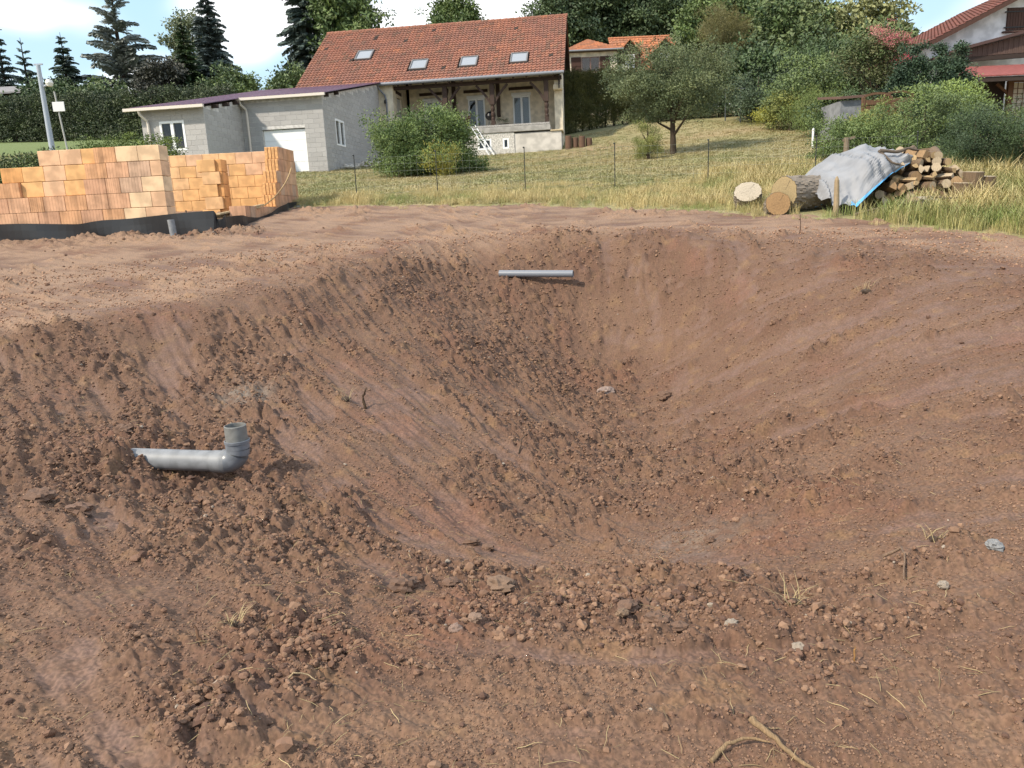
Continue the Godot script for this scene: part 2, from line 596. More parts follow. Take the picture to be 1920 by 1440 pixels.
func ground():
	# fan of rings round the middle of the plot's near edge, finer where the earth is close by
	var na := 760
	var nr := 900
	var w := na + 1
	var pos := PackedVector3Array()
	var nor := PackedVector3Array()
	var col := PackedColorArray()
	var ins := PackedFloat32Array()
	var sme := PackedByteArray()
	pos.resize(w * (nr + 1))
	nor.resize(w * (nr + 1))
	col.resize(w * (nr + 1))
	ins.resize(w * (nr + 1))
	sme.resize(w * (nr + 1))
	var n_tone := FastNoiseLite.new()
	n_tone.seed = 31
	n_tone.frequency = 0.8
	n_tone.fractal_octaves = 4
	var n_spot := FastNoiseLite.new()
	n_spot.seed = 33
	n_spot.frequency = 9.0
	n_spot.fractal_octaves = 3
	for j in nr + 1:
		var r := 0.9 * exp(log(24.0 / 0.9) * j / nr)
		for i in w:
			var a := lerpf(-0.80, 0.80, float(i) / na)
			var x := r * sin(a)
			var d := r * cos(a)
			var o := j * w + i
			var b := bare(x, d)
			ins[o] = b
			var h := land(x, d)
			if b > -0.8:
				h += soil(x, d) * smoothstep(-0.4, 0.3, b) - 0.10 * smoothstep(0.0, -0.5, b)
				var tone := n_tone.get_noise_2d(x, d)
				var sp := n_spot.get_noise_2d(x, d)
				var c := Color(0.160, 0.088, 0.056)
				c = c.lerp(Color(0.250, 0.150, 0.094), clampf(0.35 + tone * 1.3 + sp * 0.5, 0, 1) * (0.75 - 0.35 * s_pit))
				c = c.lerp(Color(0.092, 0.051, 0.034), clampf(sp * 1.5 - 0.05, 0, 1) * s_crumb * 0.85)
				c = c.lerp(Color(0.205, 0.124, 0.094), s_smear * clampf(0.5 + sp * 0.9, 0.1, 0.85))
				c = c.lerp(Color(0.235, 0.112, 0.069), clampf(-tone * 2.0 - 0.45, 0, 1) * 0.6)
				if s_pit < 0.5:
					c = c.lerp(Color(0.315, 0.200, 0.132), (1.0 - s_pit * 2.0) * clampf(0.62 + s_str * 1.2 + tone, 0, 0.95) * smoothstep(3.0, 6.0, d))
				c = c.lerp(Color(0.27, 0.25, 0.215), 0.75 * bump(x, d, -2.2, 5.95, 0.22) * clampf(0.6 + sp, 0, 1) + 0.4 * bump(x, d, 0.9, 3.7, 0.3) * clampf(0.4 + sp, 0, 1))
				c = c.lerp(Color(0.27, 0.160, 0.080), clampf(n_spot.get_noise_2d(x * 0.35 + 50.0, d * 0.35) * 2.2 - 0.62, 0, 1) * 0.6)
				col[o] = c
				sme[o] = 1 if s_smear + sp * 0.5 > 0.6 else 0
			pos[o] = Vector3(x, h, -d)
	for j in nr + 1:
		for i in w:
			var o := j * w + i
			var e := pos[o + 1 if i < na else o] - pos[o - 1 if i > 0 else o]
			var f := pos[o + w if j < nr else o] - pos[o - w if j > 0 else o]
			nor[o] = e.cross(f).normalized()
	var idx := [PackedInt32Array(), PackedInt32Array()]
	for j in nr:
		for i in na:
			var o := j * w + i
			if maxf(maxf(ins[o], ins[o + 1]), maxf(ins[o + w], ins[o + w + 1])) < -0.6:
				continue
			var k: int = 1 if sme[o] + sme[o + 1] + sme[o + w] + sme[o + w + 1] >= 2 else 0
			idx[k].append_array([o, o + w, o + 1, o + 1, o + w, o + w + 1])
	var m := ArrayMesh.new()
	for k in 2:
		var arr := []
		arr.resize(Mesh.ARRAY_MAX)
		arr[Mesh.ARRAY_VERTEX] = pos
		arr[Mesh.ARRAY_NORMAL] = nor
		arr[Mesh.ARRAY_COLOR] = col
		arr[Mesh.ARRAY_INDEX] = idx[k]
		m.add_surface_from_arrays(Mesh.PRIMITIVE_TRIANGLES, arr)
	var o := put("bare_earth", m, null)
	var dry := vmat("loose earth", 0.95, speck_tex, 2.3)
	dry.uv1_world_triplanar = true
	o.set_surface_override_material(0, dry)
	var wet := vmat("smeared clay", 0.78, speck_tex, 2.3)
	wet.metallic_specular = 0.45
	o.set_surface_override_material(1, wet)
	o.set_meta("kind", "structure")
	lawn_sheet()

func lawn_sheet():
	# one sheet for the whole hillside, sunk a little where bare earth lies on it
	var radii := []
	var r := 0.0
	while r < 520.0:
		radii.append(r)
		r += maxf(0.35, r * 0.022)
	var na := 420
	var pos := PackedVector3Array()
	var col := PackedColorArray()
	var nor := PackedVector3Array()
	var idx := PackedInt32Array()
	var n_t := FastNoiseLite.new()
	n_t.seed = 41
	n_t.frequency = 0.16
	n_t.fractal_octaves = 5
	var n_s := FastNoiseLite.new()
	n_s.seed = 42
	n_s.frequency = 1.9
	n_s.fractal_octaves = 4
	for q in radii:
		for i in na:
			var a: float
			if i < 320:
				a = lerpf(-0.8, 0.8, i / 320.0)
			else:
				a = lerpf(0.8, TAU - 0.8, (i - 320) / 100.0)
			var x: float = q * sin(a)
			var d: float = q * cos(a)
			var b := bare(x, d)
			var h := land(x, d) - 0.22 * smoothstep(0.0, 0.7, b)
			pos.append(Vector3(x, h, -d))
			var t := n_t.get_noise_2d(x, d * 0.6)
			var s := n_s.get_noise_2d(x, d * 0.5)
			var c := Color(0.37, 0.31, 0.155).lerp(Color(0.235, 0.24, 0.092), clampf(0.42 + t * 1.2 + s * 0.9, 0, 1))
			c = c.lerp(Color(0.36, 0.285, 0.150), clampf(s * 1.3 + t * 0.4 - 0.05, 0, 0.8))
			# worn, scraped soil on the bank below the terrace and the dry garden edge
			var worn := 0.9 * bump(x, d * 0.7, 4.6, 39.4 * 0.7, 1.8) + 0.7 * bump(x * 0.45, d, 0.8 * 0.45, 36.0, 1.2) + 0.75 * bump(x * 0.35, d, 10.0 * 0.35, 38.0, 1.5)
			c = c.lerp(Color(0.40, 0.265, 0.15), clampf(worn * (0.75 + s), 0, 0.85))
			var lush := bump(x * 0.5, d, -1.5 * 0.5, 35.6, 1.0) * 0.8 + bump(x * 0.4, d, -9.0 * 0.4, 31.5, 1.8) * 0.8
			lush += smoothstep(-12.0, -17.0, x) * smoothstep(25.0, 34.0, d)
			c = c.lerp(Color(0.13, 0.20, 0.045), clampf(lush, 0, 0.85))
			col.append(c)
	for j in radii.size():
		for i in na:
			var o := j * na + i
			var e := pos[j * na + (i + 1) % na] - pos[j * na + (i + na - 1) % na]
			var f := pos[mini(j + 1, radii.size() - 1) * na + i] - pos[maxi(j - 1, 0) * na + i]
			var nn := e.cross(f)
			nor.append(nn.normalized() if nn.length() > 1e-9 else Vector3.UP)
	for j in radii.size() - 1:
		for i in na:
			var o := j * na + i
			var p := j * na + (i + 1) % na
			idx.append_array([o, o + na, p, p, o + na, p + na])
	var arr := []
	arr.resize(Mesh.ARRAY_MAX)
	arr[Mesh.ARRAY_VERTEX] = pos
	arr[Mesh.ARRAY_NORMAL] = nor
	arr[Mesh.ARRAY_COLOR] = col
	arr[Mesh.ARRAY_INDEX] = idx
	var m := ArrayMesh.new()
	m.add_surface_from_arrays(Mesh.PRIMITIVE_TRIANGLES, arr)
	var lm := vmat("mown dry lawn", 0.95, speck_tex, 0.8)
	put("lawn", m, lm).set_meta("kind", "structure")

# ---------------------------------------------------------------- crumbs, clods, straw
func lump(seed_: int, rough: float, sub := 1) -> ArrayMesh:
	# an uneven lump about one unit across
	var r := RandomNumberGenerator.new()
	r.seed = seed_
	var f := FastNoiseLite.new()
	f.seed = seed_
	f.frequency = 1.3
	var b := B.new()
	var nu := 7 + sub * 3
	var nv := 5 + sub * 2
	var sq := Vector3(r.randf_range(0.8, 1.2), r.randf_range(0.6, 0.9), r.randf_range(0.8, 1.2))
	var grid := []
	for j in nv + 1:
		var row := []
		for i in nu:
			var th := PI * j / nv
			var ph := TAU * (i + 0.15 * j) / nu
			var p := Vector3(sin(th) * cos(ph), cos(th), sin(th) * sin(ph))
			var k := 0.5 * (1.0 + rough * f.get_noise_3dv(p * 1.0) + rough * 0.4 * f.get_noise_3dv(p * 2.1))
			row.append(p * sq * k)
		grid.append(row)
	for j in nv:
		for i in nu:
			var i2 := (i + 1) % nu
			b.quad(grid[j + 1][i], grid[j][i], grid[j][i2], grid[j + 1][i2])
	return b.mesh()

func soil_litter():
	var r := RandomNumberGenerator.new()
	r.seed = 77
	var where := [[], [], []]
	var cols := [[], [], []]
	var tries := 0
	var got := 0
	while got < 27000 and tries < 260000:
		tries += 1
		var rad := 1.3 * exp(r.randf() * 2.35)
		var a := r.randf_range(-0.74, 0.74)
		var x := rad * sin(a)
		var d := rad * cos(a)
		if bare(x, d) < 0.1:
			continue
		var h := earth_height(x, d)
		var keep := s_crumb * (1.0 - 0.9 * s_smear)
		if r.randf() > pow(keep, 4.0) * clampf(0.5 + 1.6 * n_mid.get_noise_2d(x * 1.4 + 70.0, d * 1.4), 0.05, 1.0) + 0.008 + 0.012 * s_pit:
			continue
		var s := 0.0028 + 0.0017 * rad * r.randf() + 0.016 * pow(r.randf(), 6.0)
		if r.randf() < 0.02 * keep:
			s *= r.randf_range(1.8, 3.2)
		s = minf(s, 0.032)
		var v := r.randi() % 3
		var bs := Basis.from_euler(Vector3(r.randf() * TAU, r.randf() * TAU, r.randf() * TAU)).scaled(Vector3(s, s * r.randf_range(0.6, 1.0), s) * 1.5)
		where[v].append(Transform3D(bs, Vector3(x, h + s * 0.25, -d)))
		var c := Color(0.155, 0.085, 0.055).lerp(Color(0.240, 0.145, 0.092), r.randf())
		if r.randf() < 0.22:
			c = Color(0.105, 0.058, 0.040)
		if r.randf() < 0.008:
			c = Color(0.30, 0.25, 0.20)
		cols[v].append(c * r.randf_range(0.85, 1.1))
		got += 1
	var m := vmat("crumbled earth", 1.0)
	for v in 3:
		copies("soil_crumbs", lump(100 + v, 0.5, 0), m, where[v], cols[v])
	# fine grit in the nearest earth
	var wg := []
	var cg := []
	for k in 190000:
		var rad := 1.25 * exp(r.randf() * 2.2)
		var a := r.randf_range(-0.72, 0.72)
		var x := rad * sin(a)
		var d := rad * cos(a)
		if n_mid.get_noise_2d(x * 1.1 - 20.0, d * 1.1) + r.randf_range(-0.3, 0.3) < -0.22 or bare(x, d) < 0.15:
			continue
		var h := earth_height(x, d)
		if r.randf() < s_smear * 1.3:
			continue
		var s := (0.0007 + 0.0021 * pow(r.randf(), 3.0)) * (0.9 + rad * 0.72)
		wg.append(Transform3D(Basis.from_euler(Vector3(r.randf() * TAU, r.randf() * TAU, 0)).scaled(Vector3(s, s * 0.8, s) * 1.7), Vector3(x, h + s * 0.3, -d)))
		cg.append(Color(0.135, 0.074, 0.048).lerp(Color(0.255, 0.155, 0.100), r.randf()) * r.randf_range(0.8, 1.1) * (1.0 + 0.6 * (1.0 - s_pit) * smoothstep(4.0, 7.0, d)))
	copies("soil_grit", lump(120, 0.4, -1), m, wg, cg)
	# straw and root bits trodden into the soil
	var b := B.new()
	b.tube([Vector3(-0.5, 0.02, 0), Vector3(-0.15, 0.05, 0.03), Vector3(0.2, 0.04, -0.02), Vector3(0.5, 0.0, 0.03)], [0.014, 0.018, 0.016, 0.008], 4)
	var w2 := []
	var c2 := []
	for k in 2600:
		var rad := 1.3 * exp(r.randf() * 2.3)
		var a := r.randf_range(-0.74, 0.74)
		var x := rad * sin(a)
		var d := rad * cos(a)
		if bare(x, d) < 0.1 or (n_mid.get_noise_2d(x * 0.7 + 9.0, d * 0.7) < 0.02 and r.randf() < 0.75):
			continue
		var s := r.randf_range(0.02, 0.075)
		w2.append(Transform3D(Basis.from_euler(Vector3(r.randf_range(-0.5, 0.5), r.randf() * TAU, r.randf_range(-0.4, 0.4))).scaled(Vector3(s, s, s)), Vector3(x, earth_height(x, d) + 0.006, -d)))
		c2.append(Color(0.42, 0.32, 0.17) * r.randf_range(0.45, 1.1))
	copies("straw_bits", b.mesh(), vmat("dry straw", 0.9), w2, c2)

func blade_tuft(seed_: int, blades: int, tall: float, spread: float, wide: float, lean: float) -> ArrayMesh:
	var r := RandomNumberGenerator.new()
	r.seed = seed_
	var b := B.new()
	for k in blades:
		var a := r.randf() * TAU
		var p := Vector3(cos(a), 0, sin(a)) * spread * sqrt(r.randf())
		var a2 := r.randf() * TAU
		var dir := Vector3(cos(a2), 0, sin(a2))
		var side := Vector3(-dir.z, 0, dir.x) * wide * 0.5
		var h := tall * r.randf_range(0.55, 1.0)
		var q := p + dir * lean * h * 0.35 + Vector3.UP * h * 0.6
		var e := p + dir * lean * h + Vector3.UP * h * r.randf_range(0.8, 1.0)
		b.quad(p - side, p + side, q + side * 0.8, q - side * 0.8)
		b.tri(q - side * 0.8, q + side * 0.8, e)
	return b.mesh()

func grass():
	var r := RandomNumberGenerator.new()
	r.seed = 99
	var tall := [blade_tuft(1, 38, 1.0, 0.35, 0.016, 0.35), blade_tuft(2, 34, 1.0, 0.3, 0.015, 0.65), blade_tuft(3, 46, 1.0, 0.5, 0.018, 0.5)]
	var where := [[], [], []]
	var cols := [[], [], []]
	# unmown strip between the plot and the fence, and the rough corner round the wood pile
	for k in 15000:
		var x := r.randf_range(-5.0, 11.5)
		var d := r.randf_range(7.0, 19.5)
		var b := bare(x, d)
		if b > 0.25 or b < -4.6:
			continue
		var corner := smoothstep(3.0, 6.0, x)
		var far := clampf(-b / 4.6, 0, 1)
		if b > -0.1 and r.randf() < 0.6:
			continue
		if far > 0.55 and corner < 0.5 and r.randf() < 0.55:
			continue
		var patch := n_lo.get_noise_2d(x * 1.5 + 30, d * 1.5)
		if x > 4.6 and x < 7.7 and d > 11.0 and d < 13.6 and r.randf() < 0.9:
			continue
		var s := (0.23 + 0.22 * corner + 0.16 * patch) * r.randf_range(0.6, 1.25) * (1.0 - 0.45 * far * (1.0 - corner)) * smoothstep(0.35, -0.5, b)
		if x > 7.2:
			s *= 1.25
		s = maxf(s, 0.09)
		var v := r.randi() % 3
		where[v].append(Transform3D(Basis(Vector3.UP, r.randf() * TAU).scaled(Vector3(s, s, s)), Vector3(x, land(x, d) - 0.02, -d)))
		var g := clampf(0.24 - patch * 1.2 + r.randf_range(-0.35, 0.35) + 0.35 * bump(x, d, 5.0, 11.2, 1.2), 0, 1)
		cols[v].append(Color(0.50, 0.405, 0.19).lerp(Color(0.20, 0.25, 0.07), g) * r.randf_range(0.75, 1.1))
	var gm := leaf_mat("grass blades", Color(0.10, 0.10, 0.03))
	for v in 3:
		copies("tall_grass", tall[v], gm, where[v], cols[v])
	var w2 := []
	var c2 := []
	var short := blade_tuft(4, 26, 1.0, 1.5, 0.09, 0.9)
	for k in 42000:
		var rad := lerpf(15.0, 46.0, pow(r.randf(), 1.2))
		var a := r.randf_range(-0.62, 0.62)
		var x := rad * sin(a)
		var d := rad * cos(a)
		if bare(x, d) > -0.4:
			continue
		var s := r.randf_range(0.03, 0.06) * (1.0 + rad * 0.012)
		w2.append(Transform3D(Basis(Vector3.UP, r.randf() * TAU).scaled(Vector3(s * 1.6, s, s * 1.6)), Vector3(x, land(x, d) - 0.01, -d)))
		var t := n_lo.get_noise_2d(x * 0.4, d * 0.25) + n_mid.get_noise_2d(x * 0.6, d * 0.35) * 0.8
		c2.append(Color(0.45, 0.375, 0.20).lerp(Color(0.27, 0.275, 0.115), clampf(0.40 + t * 0.9 + r.randf_range(-0.2, 0.2), 0, 1)) * r.randf_range(0.8, 1.1))
	copies("lawn_grass", short, gm, w2, c2)

# ---------------------------------------------------------------- clay block shell under construction
# faces of a wall: courses of blocks between x0 and x1, leaving out what skip(x_mid, course) says
func brick_mesh(l: float, h: float, t: float, ribbed: bool) -> ArrayMesh:
	var b := B.new()
	var e := 0.006
	if not ribbed:
		b.soft_box(Vector3(0.004, 0.003, -t), Vector3(l - 0.004, h - 0.003, 0), e)
		return b.mesh()
	var n := 7
	var y0 := 0.003
	var y1 := h - 0.003
	for k in n:
		var xa := 0.004 + (l - 0.008) * k / n
		var xb := 0.004 + (l - 0.008) * (k + 1) / n
		var xm := xb - 0.009
		b.quad(Vector3(xa, y0, 0), Vector3(xm, y0, 0), Vector3(xm, y1, 0), Vector3(xa, y1, 0))
		b.quad(Vector3(xm, y0, 0), Vector3(xb, y0, -0.003), Vector3(xb, y1, -0.003), Vector3(xm, y1, 0))
		if k < n - 1:
			b.quad(Vector3(xb, y0, -0.003), Vector3(xb, y0, 0), Vector3(xb, y1, 0), Vector3(xb, y1, -0.003))
	var lo := Vector3(0.004, y0, -t)
	var hi := Vector3(l - 0.004, y1, 0)
	b.quad(Vector3(lo.x, hi.y, 0), Vector3(hi.x, hi.y, 0), Vector3(hi.x, hi.y, lo.z), Vector3(lo.x, hi.y, lo.z))
	b.quad(Vector3(lo.x, lo.y, lo.z), Vector3(hi.x, lo.y, lo.z), Vector3(hi.x, lo.y, 0), Vector3(lo.x, lo.y, 0))
	b.quad(Vector3(lo.x, lo.y, lo.z), Vector3(lo.x, lo.y, 0), Vector3(lo.x, hi.y, 0), Vector3(lo.x, hi.y, lo.z))
	b.quad(Vector3(hi.x, lo.y, 0), Vector3(hi.x, lo.y, lo.z), Vector3(hi.x, hi.y, lo.z), Vector3(hi.x, hi.y, 0))
	b.quad(Vector3(hi.x, lo.y, lo.z), Vector3(lo.x, lo.y, lo.z), Vector3(lo.x, hi.y, lo.z), Vector3(hi.x, hi.y, lo.z))
	return b.mesh()

var brick_cache := {}
const CLAY := {
	"peach": [0.74, 0.455, 0.235], "yellow": [0.74, 0.43, 0.19], "amber": [0.66, 0.34, 0.13], "cream": [0.76, 0.54, 0.34], "pink": [0.70, 0.44, 0.27],
	"rose": [0.64, 0.37, 0.225], "brown": [0.63, 0.345, 0.185], "umber": [0.56, 0.315, 0.195], "ash": [0.58, 0.385, 0.265],
}

func brick(parent: Node, x: float, y: float, z: float, l: float, tone: String, ribbed: bool, turn := 0.0, t := 0.3):
	var key := "%.3f %s %.2f" % [l, ribbed, t]
	if not brick_cache.has(key):
		brick_cache[key] = brick_mesh(l, 0.249, t, ribbed)
	var c: Array = CLAY[tone]
	var m := mat("fired clay " + tone, lin(c[0], c[1], c[2]), 0.92, streak_tex if tone in ["rose", "brown", "umber", "ash", "amber"] else grain_tex, 0.9)
	var o := put("brick", brick_cache[key], m, parent)
	o.position = Vector3(x, y, z)
	o.rotation.y = turn

func clay_shell():
	var at := Vector3(-4.86, 1.82, -12.85)
	var t := thing("clay_block_building", "unfinished building shell of orange clay blocks in stepped courses on black membrane", "building", at, "", 0.0)
	var turn := -0.045
	# slab the walls stand on
	var sl := B.new()
	sl.box(Vector3(-7.2, -0.75, -4.75), Vector3(0.02, -0.004, 0.02))
	var slab := put("concrete_slab", sl.mesh(), mat("site concrete", lin(0.32, 0.31, 0.29), 0.95, grain_tex, 1.5), t)
	# wall facing the basin
	var front := Node3D.new()
	front.name = "front_wall"
	t.add_child(front)
	var tones := ["rose", "brown", "umber", "rose", "brown", "ash", "rose", "amber", "umber"]
	var light := ["cream", "cream", "pink"]
	for row in 5:
		var right := -0.80
		var x := right
		var first := true
		# left ends of the courses, stepping back
		var left := -6.6
		if row == 3:
			left = -3.28
		if row == 4:
			left = -2.78
		while x > left + 0.05:
			var l := 0.373
			if first and row % 2 == 1:
				l = 0.19
			if rng.randf() < 0.10:
				l = 0.245
			var inner := (row == 4 and x < -1.75) or (row == 3 and x < -2.06) or (row == 2 and x < -2.16 and x > -2.95)
			var tone: String = tones[rng.randi() % tones.size()]
			var rib := true
			if inner:
				tone = ["yellow", "yellow", "amber", "pink"][rng.randi() % 4] if row < 4 else ["yellow", "pink", "pink"][rng.randi() % 3]
				rib = false
			elif first or (x > -1.3 and rng.randf() < 0.55):
				tone = light[rng.randi() % 3]
				rib = false
			x -= l
			brick(front, x, row * 0.249, -0.06 if inner else 0.0, l, tone, rib, 0.0, 0.24 if inner else 0.3)
			first = false
	# wall at the back with its clean inner face
	var back := Node3D.new()
	back.name = "back_wall"
	t.add_child(back)
	for row in 6:
		var x := -0.30
		if row % 2 == 1:
			x += 0.18
		while x > -4.2:
			x -= 0.373
			brick(back, x, row * 0.249, -4.32, 0.373, ["yellow", "peach", "pink", "peach", "pink"][rng.randi() % 5] if row > 3 else ["yellow", "yellow", "yellow", "peach"][rng.randi() % 4], false)
	# side wall towards the lawn, raked back in steps
	var side := Node3D.new()
	side.name = "side_wall"
	t.add_child(side)
	var starts := [1.35, 3.08, 3.2, 3.32, 3.5, 3.56]
	for row in 6:
		var w: float = starts[row]
		while w < 4.55:
			var l := minf(0.25, 4.6 - w)
			brick(side, 0.0, row * 0.249, -w, l, ["rose", "brown", "rose", "ash", "umber", "pink"][rng.randi() % 6], true, PI / 2)
			w += l
		# grooved end of the course
		var g := B.new()
		for k in 4:
			g.soft_box(Vector3(-0.29 + k * 0.072, row * 0.249 + 0.004, -starts[row] - 0.04), Vector3(-0.234 + k * 0.072, row * 0.249 + 0.245, -starts[row] + 0.02), 0.006)
		if row > 0:
			put("grooved_end", g.mesh(), mat("fired clay tongue", lin(0.68, 0.38, 0.16), 0.9, grain_tex, 3.0), side)
	# short inner wall seen through the opening
	var inn := Node3D.new()
	inn.name = "inner_wall"
	t.add_child(inn)
	for row in 5:
		brick(inn, -1.50 + (0.08 if row % 2 else 0.0), row * 0.249, -2.9, 0.373, ["yellow", "peach", "yellow", "peach", "yellow"][row], false)
		brick(inn, -1.13, row * 0.249, -2.95, 0.12, "amber", false)
	# black membrane round the foot: a wavy sheet with a fold at the corner
	var mm := B.new()
	var path := []
	for k in 61:
		var s := k / 60.0 * 7.0
		path.append([Vector3(-7.0 + s, 0, 0.09 + 0.03 * sin(s * 2.1) + 0.02 * sin(s * 5.3 + 1.0)), 0.045 + 0.035 * sin(s * 1.7 + 2.2) + (0.06 * smoothstep(4.6, 5.2, s))])
	for k in 8:
		var a := k / 7.0 * PI / 2
		path.append([Vector3(0.02 + 0.12 * sin(a), 0, -0.05 + 0.13 * cos(a)), 0.10 - 0.12 * sin(a * 2.0)])
	for k in 41:
		var s := k / 40.0 * 4.7
		path.append([Vector3(0.14 + 0.03 * sin(s * 3.0), 0, -0.1 - s), 0.03 + 0.40 * smoothstep(1.0, 4.6, s) + 0.03 * sin(s * 2.7)])
	for k in path.size() - 1:
		var rows := 6
		for j in rows:
			var q := []
			for e in [[k, j], [k + 1, j], [k + 1, j + 1], [k, j + 1]]:
				var p: Vector3 = path[e[0]][0]
				var top: float = path[e[0]][1]
				var f: float = e[1] / float(rows)
				q.append(Vector3(p.x, lerpf(-0.62, top, f), p.z) + Vector3(0.02 * sin(e[0] * 0.9 + f * 4.0), 0, 0.035 * sin(e[0] * 0.55 + f * 3.0)))
			mm.quad(q[0], q[1], q[2], q[3])
			mm.quad(q[3] + Vector3(0, 0, -0.006), q[2] + Vector3(0, 0, -0.006), q[1] + Vector3(0, 0, -0.006), q[0] + Vector3(0, 0, -0.006))
	put("damp_proof_membrane", mm.mesh(), mat("black membrane", lin(0.014, 0.015, 0.018), 0.45), t)
	t.rotation.y = turn
	# things in and by the shell
	var fr := Transform3D(Basis(Vector3.UP, turn), at)
	for k in 6:
		var b := B.new()
		b.soft_box(Vector3(-0.55, 0, -0.05), Vector3(0.55, 0.03, 0.05), 0.004)
		var o := put("timber_board", b.mesh(), mat("fresh sawn board", lin(0.66, 0.52, 0.33), 0.8, wood_tex, 2.0))
		o.transform = fr * Transform3D(Basis.from_euler(Vector3(0, 0.25 + k * 0.17, 0.03 * k)), Vector3(-0.75 + 0.11 * k, 0.005 + k * 0.034, -1.35 - 0.06 * k))
		tag(o, "pale sawn board lying in a loose heap on the slab inside the clay block shell", "board", "boards on the slab")
	var rod := B.new()
	rod.tube([Vector3(0, 0, 0), Vector3(0, 0.16, 0)], [0.008, 0.008], 6)
	rod.lathe([[0.011, 0.16], [0.013, 0.17], [0.011, 0.185], [0.0, 0.19]], 6)
	var ro := put("steel_rod", rod.mesh(), mat("dark steel", lin(0.03, 0.03, 0.035), 0.5))
	ro.transform = fr * Transform3D(Basis(), Vector3(-0.72, 0, -0.5))
	tag(ro, "short dark steel bar standing upright in the doorway of the clay block shell", "rod")
	var strap := thing("plastic_strapping", "long bent brown packing straps leaning against the stepped side wall of clay blocks", "strap", fr * Vector3(-0.7, 0.02, -2.0), "", turn)
	for k in 3:
		var sb := B.new()
		var pts := []
		for i in 15:
			var u := i / 14.0
			pts.append(Vector3(1.05 * sin(u * 1.45) + 0.02 * k, 0.02 + 1.02 * (1.0 - cos(u * 1.5)) + 0.015 * k, -1.2 * u + 0.05 * k * u))
		for i in 14:
			sb.beam(pts[i], pts[i + 1], 0.022, 0.006)
		put("strap", sb.mesh(), mat("brown packing strap", lin(0.30, 0.20, 0.09), 0.6), strap)
	pipe_stub(Vector3(-5.40, 1.42, -12.42), 0.055, 0.42, "grey plastic pipe stub standing in front of the black membrane corner", 0.06)
	pipe_stub(Vector3(-4.50, 1.70, -16.75), 0.06, 0.40, "grey plastic pipe stub at the far end of the black membrane", 0.0)

func pipe_stub(at: Vector3, r: float, h: float, label: String, lean: float):
	var b := B.new()
	b.lathe([[r, 0.0], [r, h], [r * 0.92, h], [r * 0.92, 0.0]], 20)
	var o := put("pipe_stub", b.mesh(), grey_pvc())
	o.position = at
	o.rotation.z = lean
	tag(o, label, "pipe")

func grey_pvc() -> StandardMaterial3D:
	return mat("grey plastic", lin(0.225, 0.235, 0.25), 0.55, grain_tex, 3.0)

# ---------------------------------------------------------------- walls with openings, block courses, tiled roofs
# wall in the plane z = 0 facing +z, thickness behind it; openings are Rect2(x, y, w, h); top height is a straight line
func wall(b: B, x0: float, x1: float, y0: float, t0: float, t1: float, openings: Array, thick: float):
	var xs := [x0, x1]
	for o in openings:
		xs.append_array([o.position.x, o.end.x])
	xs.sort()
	for k in xs.size() - 1:
		var a: float = xs[k]
		var e: float = xs[k + 1]
		if e - a < 1e-4:
			continue
		var ta := lerpf(t0, t1, (a - x0) / (x1 - x0))
		var te := lerpf(t0, t1, (e - x0) / (x1 - x0))
		var y := y0
		var cuts := []
		for o in openings:
			if o.position.x < e - 1e-4 and o.end.x > a + 1e-4:
				cuts.append(o)
		cuts.sort_custom(func(p, q): return p.position.y < q.position.y)
		for o in cuts:
			if o.position.y > y + 1e-4:
				b.box(Vector3(a, y, -thick), Vector3(e, o.position.y, 0))
			y = o.end.y
		b.hexa([Vector3(a, y, 0), Vector3(e, y, 0), Vector3(e, y, -thick), Vector3(a, y, -thick)], [Vector3(a, ta, 0), Vector3(e, te, 0), Vector3(e, te, -thick), Vector3(a, ta, -thick)])

func courses(x0: float, x1: float, y0: float, t0: float, t1: float, openings: Array, bl: float, bh: float) -> Array:
	var out := []
	var row := 0
	var y := y0
	while y + bh < maxf(t0, t1):
		var spans := [[x0, x1]]
		for o in openings:
			if o.position.y < y + bh - 0.01 and o.end.y > y + 0.01:
				var nx := []
				for s in spans:
					if o.position.x > s[0] + 0.01:
						nx.append([s[0], minf(s[1], o.position.x)])
					if o.end.x < s[1] - 0.01:
						nx.append([maxf(s[0], o.end.x), s[1]])
				spans = nx
		for s in spans:
			var x: float = x0 - (bl * 0.5 if row % 2 else 0.0)
			while x < s[1]:
				var a := maxf(x, s[0])
				var e := minf(x + bl, s[1])
				if e - a > 0.06:
					var top := lerpf(t0, t1, clampf((a - x0) / (x1 - x0), 0, 1))
					var top2 := lerpf(t0, t1, clampf((e - x0) / (x1 - x0), 0, 1))
					if y + bh < minf(top, top2):
						out.append(Rect2(a, y, e - a, bh))
				x += bl
		y += bh
		row += 1
	return out

func lay_blocks(parent: Node3D, rects: Array, single: bool):
	var tones := []
	for k in 5:
		var g := 0.50 + 0.016 * k
		tones.append(mat("concrete block %d" % k, lin(g, g * 0.97, g * 0.955), 0.95, speck_tex, 3.0))
	var all := B.new()
	for r in rects:
		var key := "blk %.2f" % r.size.x
		if single:
			if not brick_cache.has(key):
				var b := B.new()
				b.soft_box(Vector3(0.005, 0.005, -0.03), Vector3(r.size.x - 0.005, r.size.y - 0.005, 0.009), 0.005)
				brick_cache[key] = b.mesh()
			var o := put("concrete_block", brick_cache[key], tones[rng.randi() % 5], parent)
			o.position = Vector3(r.position.x, r.position.y, 0)
		else:
			var g := rng.randf_range(0.49, 0.57)
			all.col = Color(g, g * 0.97, g * 0.955)
			all.soft_box(Vector3(r.position.x + 0.005, r.position.y + 0.005, -0.03), Vector3(r.end.x - 0.005, r.end.y - 0.005, 0.009), 0.005)
	if not single:
		put("concrete_blocks", all.mesh(), vmat("concrete block wall", 0.95, speck_tex, 3.0), parent).set_meta("kind", "stuff")

